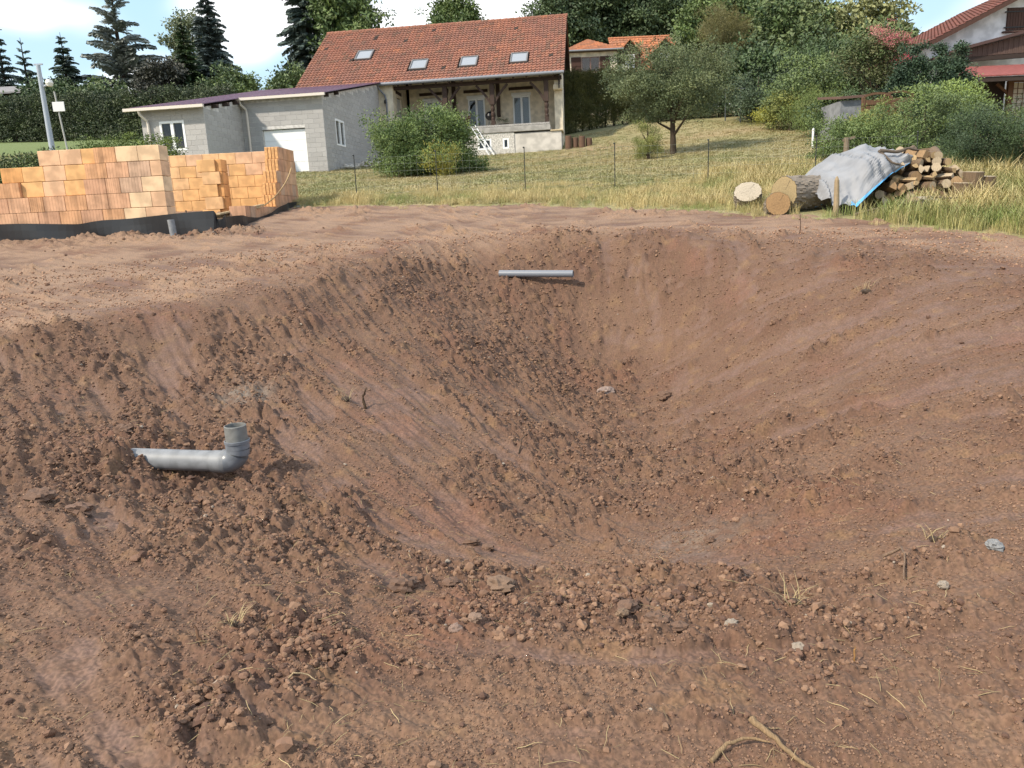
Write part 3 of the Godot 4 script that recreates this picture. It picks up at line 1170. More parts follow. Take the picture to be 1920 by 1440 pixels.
# casement window: white frame, mullions and dark panes, in the plane z = 0 facing +z
func window(parent: Node, x: float, y: float, w: float, h: float, lights := 2, z := 0.0, frame_c := Color(0.80, 0.81, 0.82), called := "window") -> Node3D:
	var o := Node3D.new()
	o.name = called
	parent.add_child(o, true)
	o.position = Vector3(x, y, z)
	var f := B.new()
	var k := 0.085
	f.soft_box(Vector3(0, 0, -0.07), Vector3(w, k, 0.02), 0.006)
	f.soft_box(Vector3(0, h - k, -0.07), Vector3(w, h, 0.02), 0.006)
	f.soft_box(Vector3(0, k, -0.07), Vector3(k, h - k, 0.02), 0.006)
	f.soft_box(Vector3(w - k, k, -0.07), Vector3(w, h - k, 0.02), 0.006)
	for q in range(1, lights):
		var c := w * q / lights
		f.soft_box(Vector3(c - 0.06, k, -0.065), Vector3(c + 0.06, h - k, 0.026), 0.006)
	put("frame", f.mesh(), mat("white window frame %.2f" % frame_c.r, lin(frame_c.r, frame_c.g, frame_c.b), 0.4), o)
	for q in lights:
		var g := B.new()
		g.box(Vector3(w * q / lights + 0.05, k * 0.8, -0.045), Vector3(w * (q + 1) / lights - 0.05, h - k * 0.8, -0.033))
		put("pane", g.mesh(), glass(), o)
	# the room behind: plastered walls, floor and ceiling, open only to the window
	var d := B.new()
	var e := 1.6
	d.box(Vector3(-0.6, -0.5, -e - 0.05), Vector3(w + 0.6, h + 0.4, -e))
	d.box(Vector3(-0.65, -0.5, -e), Vector3(-0.6, h + 0.4, -0.28))
	d.box(Vector3(w + 0.6, -0.5, -e), Vector3(w + 0.65, h + 0.4, -0.28))
	d.box(Vector3(-0.65, -0.55, -e), Vector3(w + 0.65, -0.5, -0.28))
	d.box(Vector3(-0.65, h + 0.4, -e), Vector3(w + 0.65, h + 0.45, -0.28))
	put("room_lining", d.mesh(), mat("room plaster", lin(0.34, 0.32, 0.29), 0.95), o)
	return o

func glass() -> StandardMaterial3D:
	var m := mat("window glass", Color(0.06, 0.07, 0.08, 0.30), 0.03)
	m.transparency = BaseMaterial3D.TRANSPARENCY_ALPHA
	m.metallic_specular = 0.5
	return m

# interlocking tiles on a plane: origin at the left eave, across runs along the eave, up the slope
func tile_field(across: Vector3, up: Vector3, tw: float, tl: float, tint: Callable, holes: Array = []) -> ArrayMesh:
	var b := B.new()
	var a := across.normalized()
	var s := up.normalized()
	var nn := a.cross(s).normalized()
	var cols := int(across.length() / tw)
	var rows := int(up.length() / tl)
	tw = across.length() / cols
	tl = up.length() / rows
	for j in rows:
		for i in cols:
			var cx := (i + 0.5) * tw
			var cy := (j + 0.5) * tl
			var skip := false
			for h in holes:
				if h.has_point(Vector2(cx, cy)):
					skip = true
			if skip:
				continue
			b.col = tint.call(cx, cy)
			var lift := rng.randf_range(0.0, 0.008)
			var o := a * (i * tw) + s * (j * tl)
			var lo := nn * (0.055 + lift)
			var hi := nn * 0.012
			var e := s * (tl * 1.08)
			# pan, roll and front lip
			var p := [0.0, 0.50, 0.62, 0.88, 1.0]
			var z := [0.0, 0.0, 0.032, 0.032, 0.0]
			for k in 4:
				var x0: Vector3 = a * (p[k] * tw) + nn * z[k]
				var x1: Vector3 = a * (p[k + 1] * tw) + nn * z[k + 1]
				b.quad(o + x0 + lo, o + x1 + lo, o + x1 + e + hi, o + x0 + e + hi)
				b.quad(o + x0 - nn * (0.01 + z[k]), o + x1 - nn * (0.01 + z[k + 1]), o + x1 + lo, o + x0 + lo)
	return b.mesh()

const YARD := Vector3(-7.638, 4.042, -34.0)
const YARD_TURN := -0.12217

func wall_part(called: String, parent: Node3D, at: Vector3, turn: float, b: B, m: Material) -> MeshInstance3D:
	var o := put(called, b.mesh(), m, parent)
	o.position = at
	o.rotation.y = turn
	return o

func corrugated(x0: float, x1: float, a: Vector2, e: Vector2, pitch := 0.2, tall := 0.03) -> ArrayMesh:
	# ribbed sheet between x0 and x1; a and e are (height, depth) of the lower and upper edge
	var b := B.new()
	var n := int((x1 - x0) / pitch)
	var p := (x1 - x0) / n
	var up := Vector3(0, e.x - a.x, -(e.y - a.y))
	var s := Vector3(0, a.x, -a.y)
	for k in n:
		var x := x0 + k * p
		var q := [[0.0, 0.0], [0.62, 0.0], [0.70, tall], [0.92, tall], [1.0, 0.0]]
		for i in 4:
			var l := s + Vector3(x + q[i][0] * p, q[i][1], 0)
			var r := s + Vector3(x + q[i + 1][0] * p, q[i + 1][1], 0)
			b.quad(l, r, r + up, l + up)
			var th := Vector3(0, -0.012, 0)
			b.quad(r + th, l + th, l + up + th, r + up + th)
			b.quad(l + th, r + th, r, l)
	return b.mesh()

func garage():
	var t := thing("block_garage", "long grey concrete block garage with purple corrugated lean-to roof and white door", "garage", YARD, "", YARD_TURN)
	var mortar := mat("block mortar", lin(0.62, 0.60, 0.585), 0.95, grain_tex, 1.2)
	var b := B.new()
	var door := Rect2(-2.83, 0.02, 1.95, 1.84)
	wall(b, -3.7, 0.0, -0.8, 3.15, 3.15, [door], 0.2)
	var f := wall_part("front_wall", t, Vector3.ZERO, 0, b, mortar)
	lay_blocks(f, courses(-3.7, 0.0, -0.2, 3.15, 3.15, [door], 0.5, 0.2), true)
	b = B.new()
	var win := Rect2(-5.63, 0.84, 1.05, 1.14)
	wall(b, -6.38, -3.7, -0.9, 2.44, 2.44, [win], 0.2)
	f = wall_part("wing_front_wall", t, Vector3(0, 0, 3.31), 0, b, mortar)
	lay_blocks(f, courses(-6.38, -3.7, -0.2, 2.44, 2.44, [win], 0.5, 0.2), true)
	b = B.new()
	wall(b, 0.2, 3.31, -0.9, 2.48, 3.13, [], 0.2)
	f = wall_part("wing_side_wall", t, Vector3(-3.7, 0, 3.31), PI / 2, b, mortar)
	lay_blocks(f, courses(0.02, 3.29, -0.2, 2.44, 3.13, [], 0.5, 0.2), true)
	b = B.new()
	var sw := Rect2(1.42, 1.2, 1.22, 1.16)
	wall(b, 0.2, 8.95, -0.9, 3.19, 5.0, [sw], 0.2)
	f = wall_part("gable_side_wall", t, Vector3.ZERO, PI / 2, b, mortar)
	lay_blocks(f, courses(0.02, 8.93, -0.2, 3.15, 5.0, [sw], 0.5, 0.2), false)
	b = B.new()
	wall(b, 0.0, 12.2, -0.9, 5.0, 2.44, [], 0.2)
	wall_part("wing_end_wall", t, Vector3(-6.38, 0, -8.9), -PI / 2, b, mortar)
	# roof
	var sheet := mat("purple roof sheet", lin(0.205, 0.085, 0.125), 0.42, grain_tex, 0.8)
	put("roof_sheet", corrugated(-6.75, -3.56, Vector2(2.50, -3.62), Vector2(5.10, 8.95)), sheet, t)
	put("roof_sheet", corrugated(-3.55, 0.22, Vector2(3.20, -0.28), Vector2(5.10, 8.95)), sheet, t)
	var wood := mat("dark stained timber", lin(0.055, 0.035, 0.028), 0.8, wood_tex, 2.0)
	for k in 3:
		var r := B.new()
		var w := -2.6 + k * 0.95
		r.box(Vector3(-3.69, 2.50 + 0.208 * (w + 3.31) - 0.17, -w - 0.05), Vector3(-3.42, 2.50 + 0.208 * (w + 3.31) - 0.03, -w + 0.05))
		put("purlin_end", r.mesh(), wood, t)
	for w in [0.35, 1.7]:
		var r := B.new()
		var y: float = 3.24 + 0.208 * w
		r.box(Vector3(-0.01, y - 0.19, -w - 0.06), Vector3(0.19, y - 0.03, -w + 0.06))
		put("purlin_end", r.mesh(), wood, t)
	# gutters and downpipes
	var cream := mat("cream gutter", lin(0.62, 0.56, 0.50), 0.45)
	for g in [[-6.85, -3.50, 2.44, 3.70], [-3.72, 0.26, 3.14, 0.36]]:
		var q := B.new()
		q.box(Vector3(g[0], g[2] - 0.06, g[3] - 0.09), Vector3(g[1], g[2] + 0.05, g[3] + 0.03))
		put("gutter", q.mesh(), cream, t)
		var d := B.new()
		var x: float = g[0] + (0.62 if g[0] < -5 else 0.12)
		d.tube([Vector3(x, g[2] - 0.05, g[3] - 0.03), Vector3(x + 0.02, g[2] - 0.2, g[3] - 0.08), Vector3(x + 0.16, g[2] - 0.40, g[3] - 0.28), Vector3(x + 0.17, g[2] - 0.55, g[3] - 0.30), Vector3(x + 0.17, -0.3, g[3] - 0.30)], [0.055, 0.055, 0.055, 0.055, 0.055], 8)
		put("downpipe", d.mesh(), cream, t)
	# sectional door in its opening
	var dr := Node3D.new()
	dr.name = "garage_door"
	t.add_child(dr)
	for k in 4:
		var s := B.new()
		s.soft_box(Vector3(door.position.x + 0.012, 0.025 + k * 0.452, -0.16), Vector3(door.end.x - 0.012, 0.472 + k * 0.452, -0.11), 0.006)
		put("door_section", s.mesh(), mat("white garage door", lin(0.82, 0.83, 0.84), 0.4), dr)
	window(t, win.position.x, win.position.y, win.size.x, win.size.y, 2, 3.31)
	var swn := window(t, 0, 0, sw.size.x, sw.size.y, 2)
	swn.rotation.y = PI / 2
	swn.position = Vector3(0.0, sw.position.y, -sw.position.x)
	# heap of white rubble at the foot of the side wall
	for k in 26:
		var o := put("rubble_stone", lump(300 + k % 5, 0.6, 0), mat("pale rubble", lin(0.55, 0.50, 0.44), 0.95, grain_tex, 4.0))
		var w := rng.randf_range(1.4, 5.6)
		var u := rng.randf_range(0.3, 1.1)
		var p := YARD + Basis(Vector3.UP, YARD_TURN) * Vector3(u, 0, -w)
		var s := rng.randf_range(0.16, 0.42)
		o.transform = Transform3D(Basis.from_euler(Vector3(rng.randf() * 6, rng.randf() * 6, 0)).scaled(Vector3(s, s * 0.6, s)), Vector3(p.x, land(p.x, -p.z) + s * 0.08 + 0.10 * (1.1 - u), p.z))
		tag(o, "pale broken stone in the rubble heap at the foot of the garage side wall", "stone", "rubble by the garage")

func P(u: float, y: float, w: float) -> Vector3:
	return Vector3(u, y, 9.0 - w)

func farmhouse():
	var at := YARD + Basis(Vector3.UP, YARD_TURN) * Vector3(0, 0, -9)
	var t := thing("farmhouse", "cream farmhouse with red tiled roof, four skylights and a timber porch above a terrace", "house", at, "", YARD_TURN)
	var cream := mat("cream render", lin(0.78, 0.68, 0.53), 0.95, grain_tex, 0.6)
	var timber := mat("brown stained oak", lin(0.075, 0.042, 0.032), 0.75, wood_tex, 1.6)
	# walls
	var doors := [Rect2(1.81, 2.40, 1.04, 2.18), Rect2(4.40, 2.40, 0.98, 2.18), Rect2(7.0, 2.40, 1.0, 2.18)]
	var b := B.new()
	wall(b, 0.98, 9.5, 0.8, 5.6, 5.6, doors, 0.25)
	wall_part("porch_wall", t, P(0, 0, 12), 0, b, cream)
	b = B.new()
	wall(b, -4.2, 0.76, 0.6, 5.0, 5.0, [], 0.3)
	wall_part("wing_wall", t, P(0, 0, 9.12), 0, b, cream)
	b = B.new()
	var side := Rect2(0.75, 2.4, 0.95, 2.05)
	wall(b, 0.3, 3.13, 0.8, 5.0, 5.5, [side], 0.25)
	wall_part("wing_return_wall", t, P(0.76, 0, 9.12), PI / 2, b, cream)
	b = B.new()
	b.box(P(9.5, 0.8, 11.9), P(9.93, 5.3, 9.9))
	b.soft_box(P(9.48, 4.25, 9.9), P(9.97, 4.5, 9.45), 0.02)
	b.soft_box(P(9.52, 4.5, 9.9), P(9.93, 5.0, 9.6), 0.02)
	put("corner_wall", b.mesh(), cream, t)
	b = B.new()
	b.box(P(9.5, 0.8, 21.0), P(9.75, 5.2, 11.9))
	b.box(P(-4.2, 0.8, 21.0), P(9.5, 5.2, 20.7))
	b.box(P(-4.2, 0.8, 20.7), P(-3.95, 5.2, 9.42))
	put("outer_wall", b.mesh(), cream, t)
	# boarded gables
	for u in [9.8, -4.3]:
		b = B.new()
		var n := 34
		for k in n:
			var w0 := lerpf(9.2, 21.0, float(k) / n)
			var w1 := lerpf(9.2, 21.0, float(k + 1) / n) - 0.02
			var h0: float = 5.0 + 0.672 * (w0 - 9.0 if w0 < 15.1 else 21.2 - w0)
			var h1: float = 5.0 + 0.672 * (w1 - 9.0 if w1 < 15.1 else 21.2 - w1)
			var off := 0.012 * (k % 2)
			var x0: float = u - 0.03
			var x1: float = u + 0.03 + off
			b.hexa([P(x0, 4.3, w0), P(x1, 4.3, w0), P(x1, 4.3, w1), P(x0, 4.3, w1)], [P(x0, h0, w0), P(x1, h0, w0), P(x1, h1, w1), P(x0, h1, w1)])
		put("gable_boarding", b.mesh(), mat("dark gable boards", lin(0.038, 0.022, 0.020), 0.85, wood_tex, 1.5), t).set_meta("kind", "stuff")
	# roof
	var moss := FastNoiseLite.new()
	moss.seed = 61
	moss.frequency = 0.35
	moss.fractal_octaves = 4
	var tint := func(x: float, y: float) -> Color:
		var m := moss.get_noise_2d(x, y * 1.3)
		var m2 := moss.get_noise_2d(x * 2.3 + 40.0, y * 2.0)
		var c := Color(0.305, 0.130, 0.084).lerp(Color(0.255, 0.118, 0.082), clampf(0.5 + m * 1.6, 0, 1))
		c = c.lerp(Color(0.44, 0.175, 0.085), clampf(m2 * 2.4 - 0.85, 0, 0.8))
		c = c.lerp(Color(0.16, 0.10, 0.07), 0.6 if rng.randf() < 0.10 else 0.0)
		if rng.randf() < 0.006:
			c = Color(0.05, 0.035, 0.03)
		return c * rng.randf_range(0.86, 1.12)
	var up := Vector3(0, 4.18, -6.22)
	var k2 := up.length() / 6.22
	var lights := [[-1.95, 11.47], [1.55, 9.95], [4.37, 9.9], [7.15, 9.92]]
	var holes := []
	for s in lights:
		holes.append(Rect2(s[0] + 4.65 - 0.05, (s[1] - 8.85) * k2 - 0.06, 1.05, 1.02 * k2 + 0.1))
	var roof := Node3D.new()
	roof.name = "roof"
	t.add_child(roof)
	var tm := vmat("old clay tiles", 0.9, grain_tex, 2.0)
	var tf := put("roof_tiles", tile_field(Vector3(14.78, 0, 0), up, 0.215, 0.30, tint, holes), tm, roof)
	tf.position = P(-4.65, 5.02, 8.85)
	tf.set_meta("kind", "stuff")
	tf = put("roof_tiles", tile_field(Vector3(-14.78, 0, 0), Vector3(0, 4.18, 6.22), 0.43, 0.6, tint), tm, roof)
	tf.position = P(10.13, 5.02, 21.29)
	tf.set_meta("kind", "stuff")
	b = B.new()
	b.hexa([P(-4.6, 4.93, 8.95), P(10.08, 4.93, 8.95), P(10.08, 9.09, 15.07), P(-4.6, 9.09, 15.07)], [P(-4.6, 4.99, 8.95), P(10.08, 4.99, 8.95), P(10.08, 9.15, 15.07), P(-4.6, 9.15, 15.07)])
	b.hexa([P(-4.6, 9.09, 15.07), P(10.08, 9.09, 15.07), P(10.08, 4.93, 21.2), P(-4.6, 4.93, 21.2)], [P(-4.6, 9.15, 15.07), P(10.08, 9.15, 15.07), P(10.08, 4.99, 21.2), P(-4.6, 4.99, 21.2)])
	put("roof_deck", b.mesh(), timber, roof)
	for k in 37:
		b = B.new()
		b.col = tint.call(k * 0.4, 8.0)
		var u := -4.65 + k * 0.4
		b.tube([P(u, 9.21, 15.07), P(u + 0.42, 9.22, 15.07)], [0.10, 0.115], 8)
		put("ridge_tile", b.mesh(), tm, roof)
	for s in lights:
		var sk := Node3D.new()
		sk.name = "skylight"
		t.add_child(sk, true)
		sk.position = P(s[0], 5.02 + 0.672 * (s[1] - 8.85), s[1])
		var tilt := atan2(4.18, 6.22)
		sk.rotation.x = -(PI / 2 - tilt)
		var fb := B.new()
		var h: float = 1.01 * k2
		for q in [[0.0, 0.0, 0.95, 0.07], [0.0, h - 0.07, 0.95, h], [0.0, 0.07, 0.07, h - 0.07], [0.88, 0.07, 0.95, h - 0.07]]:
			fb.soft_box(Vector3(q[0], q[1], -0.05), Vector3(q[2], q[3], 0.13), 0.012)
		put("frame", fb.mesh(), mat("grey skylight frame", lin(0.13, 0.125, 0.125), 0.45), sk)
		var pb := B.new()
		pb.box(Vector3(0.06, 0.06, 0.075), Vector3(0.89, h - 0.06, 0.09))
		var gm := mat("skylight glass", lin(0.23, 0.26, 0.30), 0.06)
		gm.metallic_specular = 0.9
		put("pane", pb.mesh(), gm, sk)
	# gutter, rafters, downpipe
	var zinc := mat("zinc gutter", lin(0.19, 0.20, 0.23), 0.45)
	b = B.new()
	b.tube([P(-4.65, 4.98, 8.80), P(10.1, 4.98, 8.80)], [0.085, 0.085], 10)
	put("gutter", b.mesh(), zinc, t)
	b = B.new()
	b.tube([P(0.02, 4.95, 8.80), P(0.10, 4.75, 8.85), P(0.34, 4.45, 9.0), P(0.40, 4.2, 9.03), P(0.40, 2.5, 9.03)], [0.05, 0.05, 0.05, 0.05, 0.05], 8)
	put("downpipe", b.mesh(), zinc, t)
	for k in 13:
		var u := 1.1 + k * 0.7
		b = B.new()
		b.beam(P(u, 4.86, 8.92), P(u, 6.78, 11.78), 0.09, 0.14)
		put("rafter", b.mesh(), timber, t)
	b = B.new()
	b.beam(P(0.76, 4.82, 9.42), P(9.95, 4.82, 9.42), 0.18, 0.18)
	put("eave_beam", b.mesh(), timber, t)
	# porch posts with turned middles and curved braces
	for u in [3.58, 6.17, 9.10]:
		var post := Node3D.new()
		post.name = "porch_post"
		t.add_child(post, true)
		post.position = P(u, 2.40, 9.42)
		var pb := B.new()
		pb.soft_box(Vector3(-0.12, 1.25, -0.12), Vector3(0.12, 2.34, 0.12), 0.015)
		pb.soft_box(Vector3(-0.11, 0, -0.11), Vector3(0.11, 0.45, 0.11), 0.015)
		pb.lathe([[0.10, 0.45], [0.115, 0.55], [0.08, 0.62], [0.11, 0.72], [0.115, 0.82], [0.08, 0.9], [0.11, 1.0], [0.115, 1.1], [0.085, 1.17], [0.11, 1.25]], 12)
		put("shaft", pb.mesh(), timber, post)
		for s in [-1.0, 1.0]:
			if u > 9.0 and s > 0:
				continue
			var cb := B.new()
			var pts := []
			for i in 7:
				var a := i / 6.0
				pts.append(Vector3(s * (0.10 + 0.75 * a), 1.30 + 0.98 * pow(a, 0.75), 0))
			for i in 6:
				cb.beam(pts[i], pts[i + 1], 0.09, 0.12)
			put("brace", cb.mesh(), timber, post)
		var db := B.new()
		db.beam(Vector3(0, 1.55, 0), Vector3(0.0, 2.34, -0.9), 0.09, 0.12)
		put("brace", db.mesh(), timber, post)
	for q in [[3.62, 3.60], [6.18, 3.34]]:
		b = B.new()
		b.soft_box(P(q[0] - 0.10, q[1], 11.995), P(q[0] + 0.10, 5.5, 11.80), 0.012)
		put("wall_post", b.mesh(), timber, t)
	for q in [[1.58, 2.92], [4.18, 5.58], [6.8, 8.2]]:
		b = B.new()
		b.soft_box(P(q[0], 4.74, 11.996), P(q[1], 4.90, 11.95), 0.01)
		put("lintel", b.mesh(), timber, t)
	b = B.new()
	b.soft_box(Vector3(0.755, 4.62, -1.75 - 0.12), Vector3(0.80, 4.78, -0.62 - 0.12), 0.006)
	put("lintel", b.mesh(), timber, t)
	# glazed doors under roller boxes
	var i := 0
	for d in doors:
		var dn := window(t, d.position.x, d.position.y, d.size.x, d.size.y - 0.16, 2, -3.0 - 0.05, Color(0.80, 0.81, 0.82), "glazed_door")
		var bx := B.new()
		bx.soft_box(Vector3(-0.06, d.size.y - 0.17, -0.1), Vector3(d.size.x + 0.06, d.size.y + 0.02, 0.09), 0.02)
		put("roller_box", bx.mesh(), mat("roller box", lin(0.78, 0.78, 0.77), 0.5), dn)
		for q in 2:
			if i == 1 and q == 0:
				continue
			var cu := B.new()
			for k in 12:
				var x0: float = d.size.x * q / 2.0 + 0.05 + (d.size.x / 2.0 - 0.1) * k / 12.0
				var x1: float = d.size.x * q / 2.0 + 0.05 + (d.size.x / 2.0 - 0.1) * (k + 1) / 12.0
				cu.quad(Vector3(x0, 0.06, -0.14 - 0.02 * (k % 2)), Vector3(x1, 0.06, -0.14 - 0.02 * ((k + 1) % 2)), Vector3(x1, d.size.y - 0.22, -0.14 - 0.02 * ((k + 1) % 2)), Vector3(x0, d.size.y - 0.22, -0.14 - 0.02 * (k % 2)))
			put("curtain", cu.mesh(), mat("white net curtain", lin(0.72, 0.74, 0.78), 0.9), dn)
		i += 1
	var sd := B.new()
	sd.soft_box(Vector3(0.66, 2.42, -1.80), Vector3(0.72, 4.42, -0.89), 0.01)
	put("side_door", sd.mesh(), mat("grey white door", lin(0.55, 0.53, 0.50), 0.5), t)
	b = B.new()
	b.soft_box(P(1.02, 3.85, 11.996), P(1.22, 4.2, 11.93), 0.01)
	put("meter_box", b.mesh(), mat("meter box", lin(0.60, 0.54, 0.44), 0.6), t)
	b = B.new()
	b.soft_box(P(0.32, 4.02, 9.118), P(0.38, 4.2, 9.03), 0.01)
	b.lathe([[0.03, 0.0], [0.07, 0.05], [0.06, 0.16], [0.02, 0.22]], 8, P(0.35, 4.0, 8.96))
	put("wall_lantern", b.mesh(), mat("black iron", lin(0.015, 0.015, 0.016), 0.5), t)
	# terrace with its basement wall
	var terr := Node3D.new()
	terr.name = "terrace"
	t.add_child(terr)
	var pl := mat("stained plaster", lin(0.58, 0.545, 0.50), 0.95, grain_tex, 0.45)
	var pale := mat("limewashed plaster", lin(0.70, 0.67, 0.62), 0.95, speck_tex, 0.5)
	b = B.new()
	var bw := [Rect2(5.36, 1.28, 0.74, 0.56), Rect2(6.72, 1.28, 0.33, 0.54)]
	wall(b, 4.75, 7.35, 0.2, 2.12, 2.12, bw, 0.25)
	put("basement_wall", b.mesh(), pale, terr).position = P(0, 0, 8.72)
	b = B.new()
	wall(b, 7.35, 9.88, 0.2, 2.05, 2.05, [], 0.25)
	put("basement_wall", b.mesh(), pl, terr).position = P(0, 0, 8.76)
	b = B.new()
	wall(b, 0.02, 4.75, 0.2, 2.12, 2.12, [], 0.25)
	put("basement_wall", b.mesh(), pl, terr).position = P(0, 0, 8.78)
	b = B.new()
	b.soft_box(P(0.02, 2.12, 12.0), P(9.3, 2.40, 8.66), 0.02)
	put("slab", b.mesh(), mat("grey terrace concrete", lin(0.36, 0.345, 0.325), 0.95, grain_tex, 0.9), terr)
	b = B.new()
	b.soft_box(P(4.7, 2.405, 8.9), P(9.28, 2.52, 8.68), 0.015)
	put("parapet", b.mesh(), mat("weathered parapet", lin(0.44, 0.42, 0.40), 0.95, speck_tex, 0.6), terr)
	b = B.new()
	b.soft_box(P(9.3, 2.055, 11.0), P(9.95, 2.12, 8.68), 0.012)
	put("coping", b.mesh(), mat("sandy coping", lin(0.52, 0.42, 0.27), 0.9), terr)
	b = B.new()
	b.box(P(9.63, 0.2, 11.0), P(9.88, 2.05, 9.02))
	put("basement_wall", b.mesh(), pl, terr)
	window(terr, bw[0].position.x, bw[0].position.y, bw[0].size.x, bw[0].size.y, 2, 9.0 - 8.74)
	window(terr, bw[1].position.x, bw[1].position.y, bw[1].size.x, bw[1].size.y, 1, 9.0 - 8.74)
	# loose things on and by the terrace
	var fr := Transform3D(Basis(Vector3.UP, YARD_TURN), at)
	var tb := thing("garden_table", "small round table with pale blue cloth on the farmhouse porch", "table", fr * P(3.75, 2.4, 10.6), "", 0.0)
	b = B.new()
	b.lathe([[0.03, 0.0], [0.03, 0.68]], 8)
	b.lathe([[0.25, 0.0], [0.22, 0.03], [0.0, 0.04]], 14)
	put("pedestal", b.mesh(), timber, tb)
	b = B.new()
	b.lathe([[0.46, 0.42], [0.44, 0.70], [0.42, 0.72], [0.0, 0.725]], 18)
	put("tablecloth", b.mesh(), mat("pale blue cloth", lin(0.35, 0.50, 0.52), 0.9), tb)
	var ch := thing("folding_chair", "orange brown wooden folding chair beside the porch table", "chair", fr * P(4.4, 2.4, 10.3), "", 0.5)
	var oak := mat("varnished slats", lin(0.36, 0.16, 0.055), 0.6, wood_tex, 3.0)
	b = B.new()
	b.soft_box(Vector3(-0.22, 0.42, -0.2), Vector3(0.22, 0.46, 0.2), 0.008)
	put("seat", b.mesh(), oak, ch)
	b = B.new()
	for k in 4:
		b.beam(Vector3(0.20 + 0.05 * k, 0.52 + 0.12 * k, -0.2), Vector3(0.20 + 0.05 * k, 0.52 + 0.12 * k, 0.2), 0.02, 0.08)
	b.beam(Vector3(0.16, 0.42, -0.2), Vector3(0.36, 1.0, -0.2), 0.03, 0.04)
	b.beam(Vector3(0.16, 0.42, 0.2), Vector3(0.36, 1.0, 0.2), 0.03, 0.04)
	put("backrest", b.mesh(), oak, ch)
	for s in [-0.19, 0.19]:
		for q in [[-0.2, 0.2], [0.2, -0.2]]:
			b = B.new()
			b.beam(Vector3(q[0], 0, s), Vector3(q[1], 0.43, s), 0.03, 0.04)
			put("leg", b.mesh(), oak, ch)
	var bbq := thing("kettle_barbecue", "black kettle barbecue on thin legs beside the middle porch post", "barbecue", fr * P(5.92, 2.4, 10.2))
	b = B.new()
	b.lathe([[0.0, 0.55], [0.16, 0.58], [0.26, 0.68], [0.29, 0.78]], 16)
	put("bowl", b.mesh(), mat("black enamel", lin(0.012, 0.012, 0.014), 0.25), bbq)
	b = B.new()
	b.lathe([[0.30, 0.78], [0.27, 0.90], [0.16, 1.0], [0.03, 1.03], [0.03, 1.07], [0.0, 1.07]], 16)
	put("lid", b.mesh(), mat("black enamel", Color.BLACK, 0.25), bbq)
	for k in 3:
		b = B.new()
		var a := TAU * k / 3
		b.tube([Vector3(cos(a) * 0.3, 0, sin(a) * 0.3), Vector3(cos(a) * 0.14, 0.6, sin(a) * 0.14)], [0.014, 0.014], 6)
		put("leg", b.mesh(), mat("dark steel", Color.BLACK, 0.5), bbq)
	var pt := thing("potted_plant", "leafy plant in a brown planter box between the two right porch doors", "plant", fr * P(6.55, 2.4, 10.9))
	b = B.new()
	b.soft_box(Vector3(-0.3, 0.0, -0.16), Vector3(0.3, 0.42, 0.16), 0.02)
	put("planter", b.mesh(), timber, pt)
	leaves(pt, "foliage", [[Vector3(0, 0.62, 0), Vector3(0.34, 0.26, 0.2)]], 26, 0.16, Color(0.05, 0.085, 0.03), Color(0.11, 0.14, 0.05), 0.0, "broad")
	var ac := thing("garden_armchair", "dark grey garden armchair on the porch behind the big green bush", "chair", fr * P(1.5, 2.4, 10.4))
	b = B.new()
	b.soft_box(Vector3(-0.28, 0.12, -0.26), Vector3(0.28, 0.42, 0.26), 0.03)
	put("seat", b.mesh(), mat("charcoal wicker", lin(0.03, 0.033, 0.04), 0.8), ac)
	b = B.new()
	b.soft_box(Vector3(-0.28, 0.42, -0.28), Vector3(0.28, 0.95, -0.18), 0.03)
	put("backrest", b.mesh(), mat("charcoal wicker", Color.BLACK, 0.8), ac)
	for s in [-0.31, 0.31]:
		b = B.new()
		b.soft_box(Vector3(s - 0.04, 0.0, -0.26), Vector3(s + 0.04, 0.62, 0.26), 0.02)
		put("arm", b.mesh(), mat("charcoal wicker", Color.BLACK, 0.8), ac)
	var ld := thing("white_ladder", "white metal ladder leaning against the terrace wall over the basement window", "ladder", fr * P(6.15, 0.95, 8.25))
	var wm := mat("white metal", lin(0.70, 0.72, 0.75), 0.4)
	for s in [-0.13, 0.13]:
		b = B.new()
		b.beam(Vector3(s, 0.0, 0.0), Vector3(s - 0.95, 1.62, -0.50), 0.03, 0.05)
		put("rail", b.mesh(), wm, ld)
	for k in 6:
		b = B.new()
		var a := (k + 0.6) / 6.5
		b.tube([Vector3(-0.13 - 0.95 * a, 1.62 * a, -0.50 * a), Vector3(0.13 - 0.95 * a, 1.62 * a, -0.50 * a)], [0.013, 0.013], 6)
		put("rung", b.mesh(), wm, ld)
	# sawn tree rounds edging the bank by the terrace
	for k in 4:
		var p := fr * P(10.25 + 0.36 * k, 0, 8.5 + 0.15 * (k % 2))
		var h := 0.75 - 0.1 * (k % 2) - 0.06 * k
		b = B.new()
		b.lathe([[0.0, 0.0], [0.17, 0.0], [0.175, h * 0.5], [0.165, h - 0.02], [0.15, h], [0.0, h + 0.003]], 12)
		var o := put("log_edging_post", b.mesh(), mat("old palisade wood", lin(0.20, 0.12, 0.085), 0.9, wood_tex, 2.0))
		o.position = Vector3(p.x, land(p.x, -p.z) - 0.08, p.z)
		tag(o, "short brown upright round of wood in the row holding the bank right of the terrace", "post", "wooden rounds edging the bank")

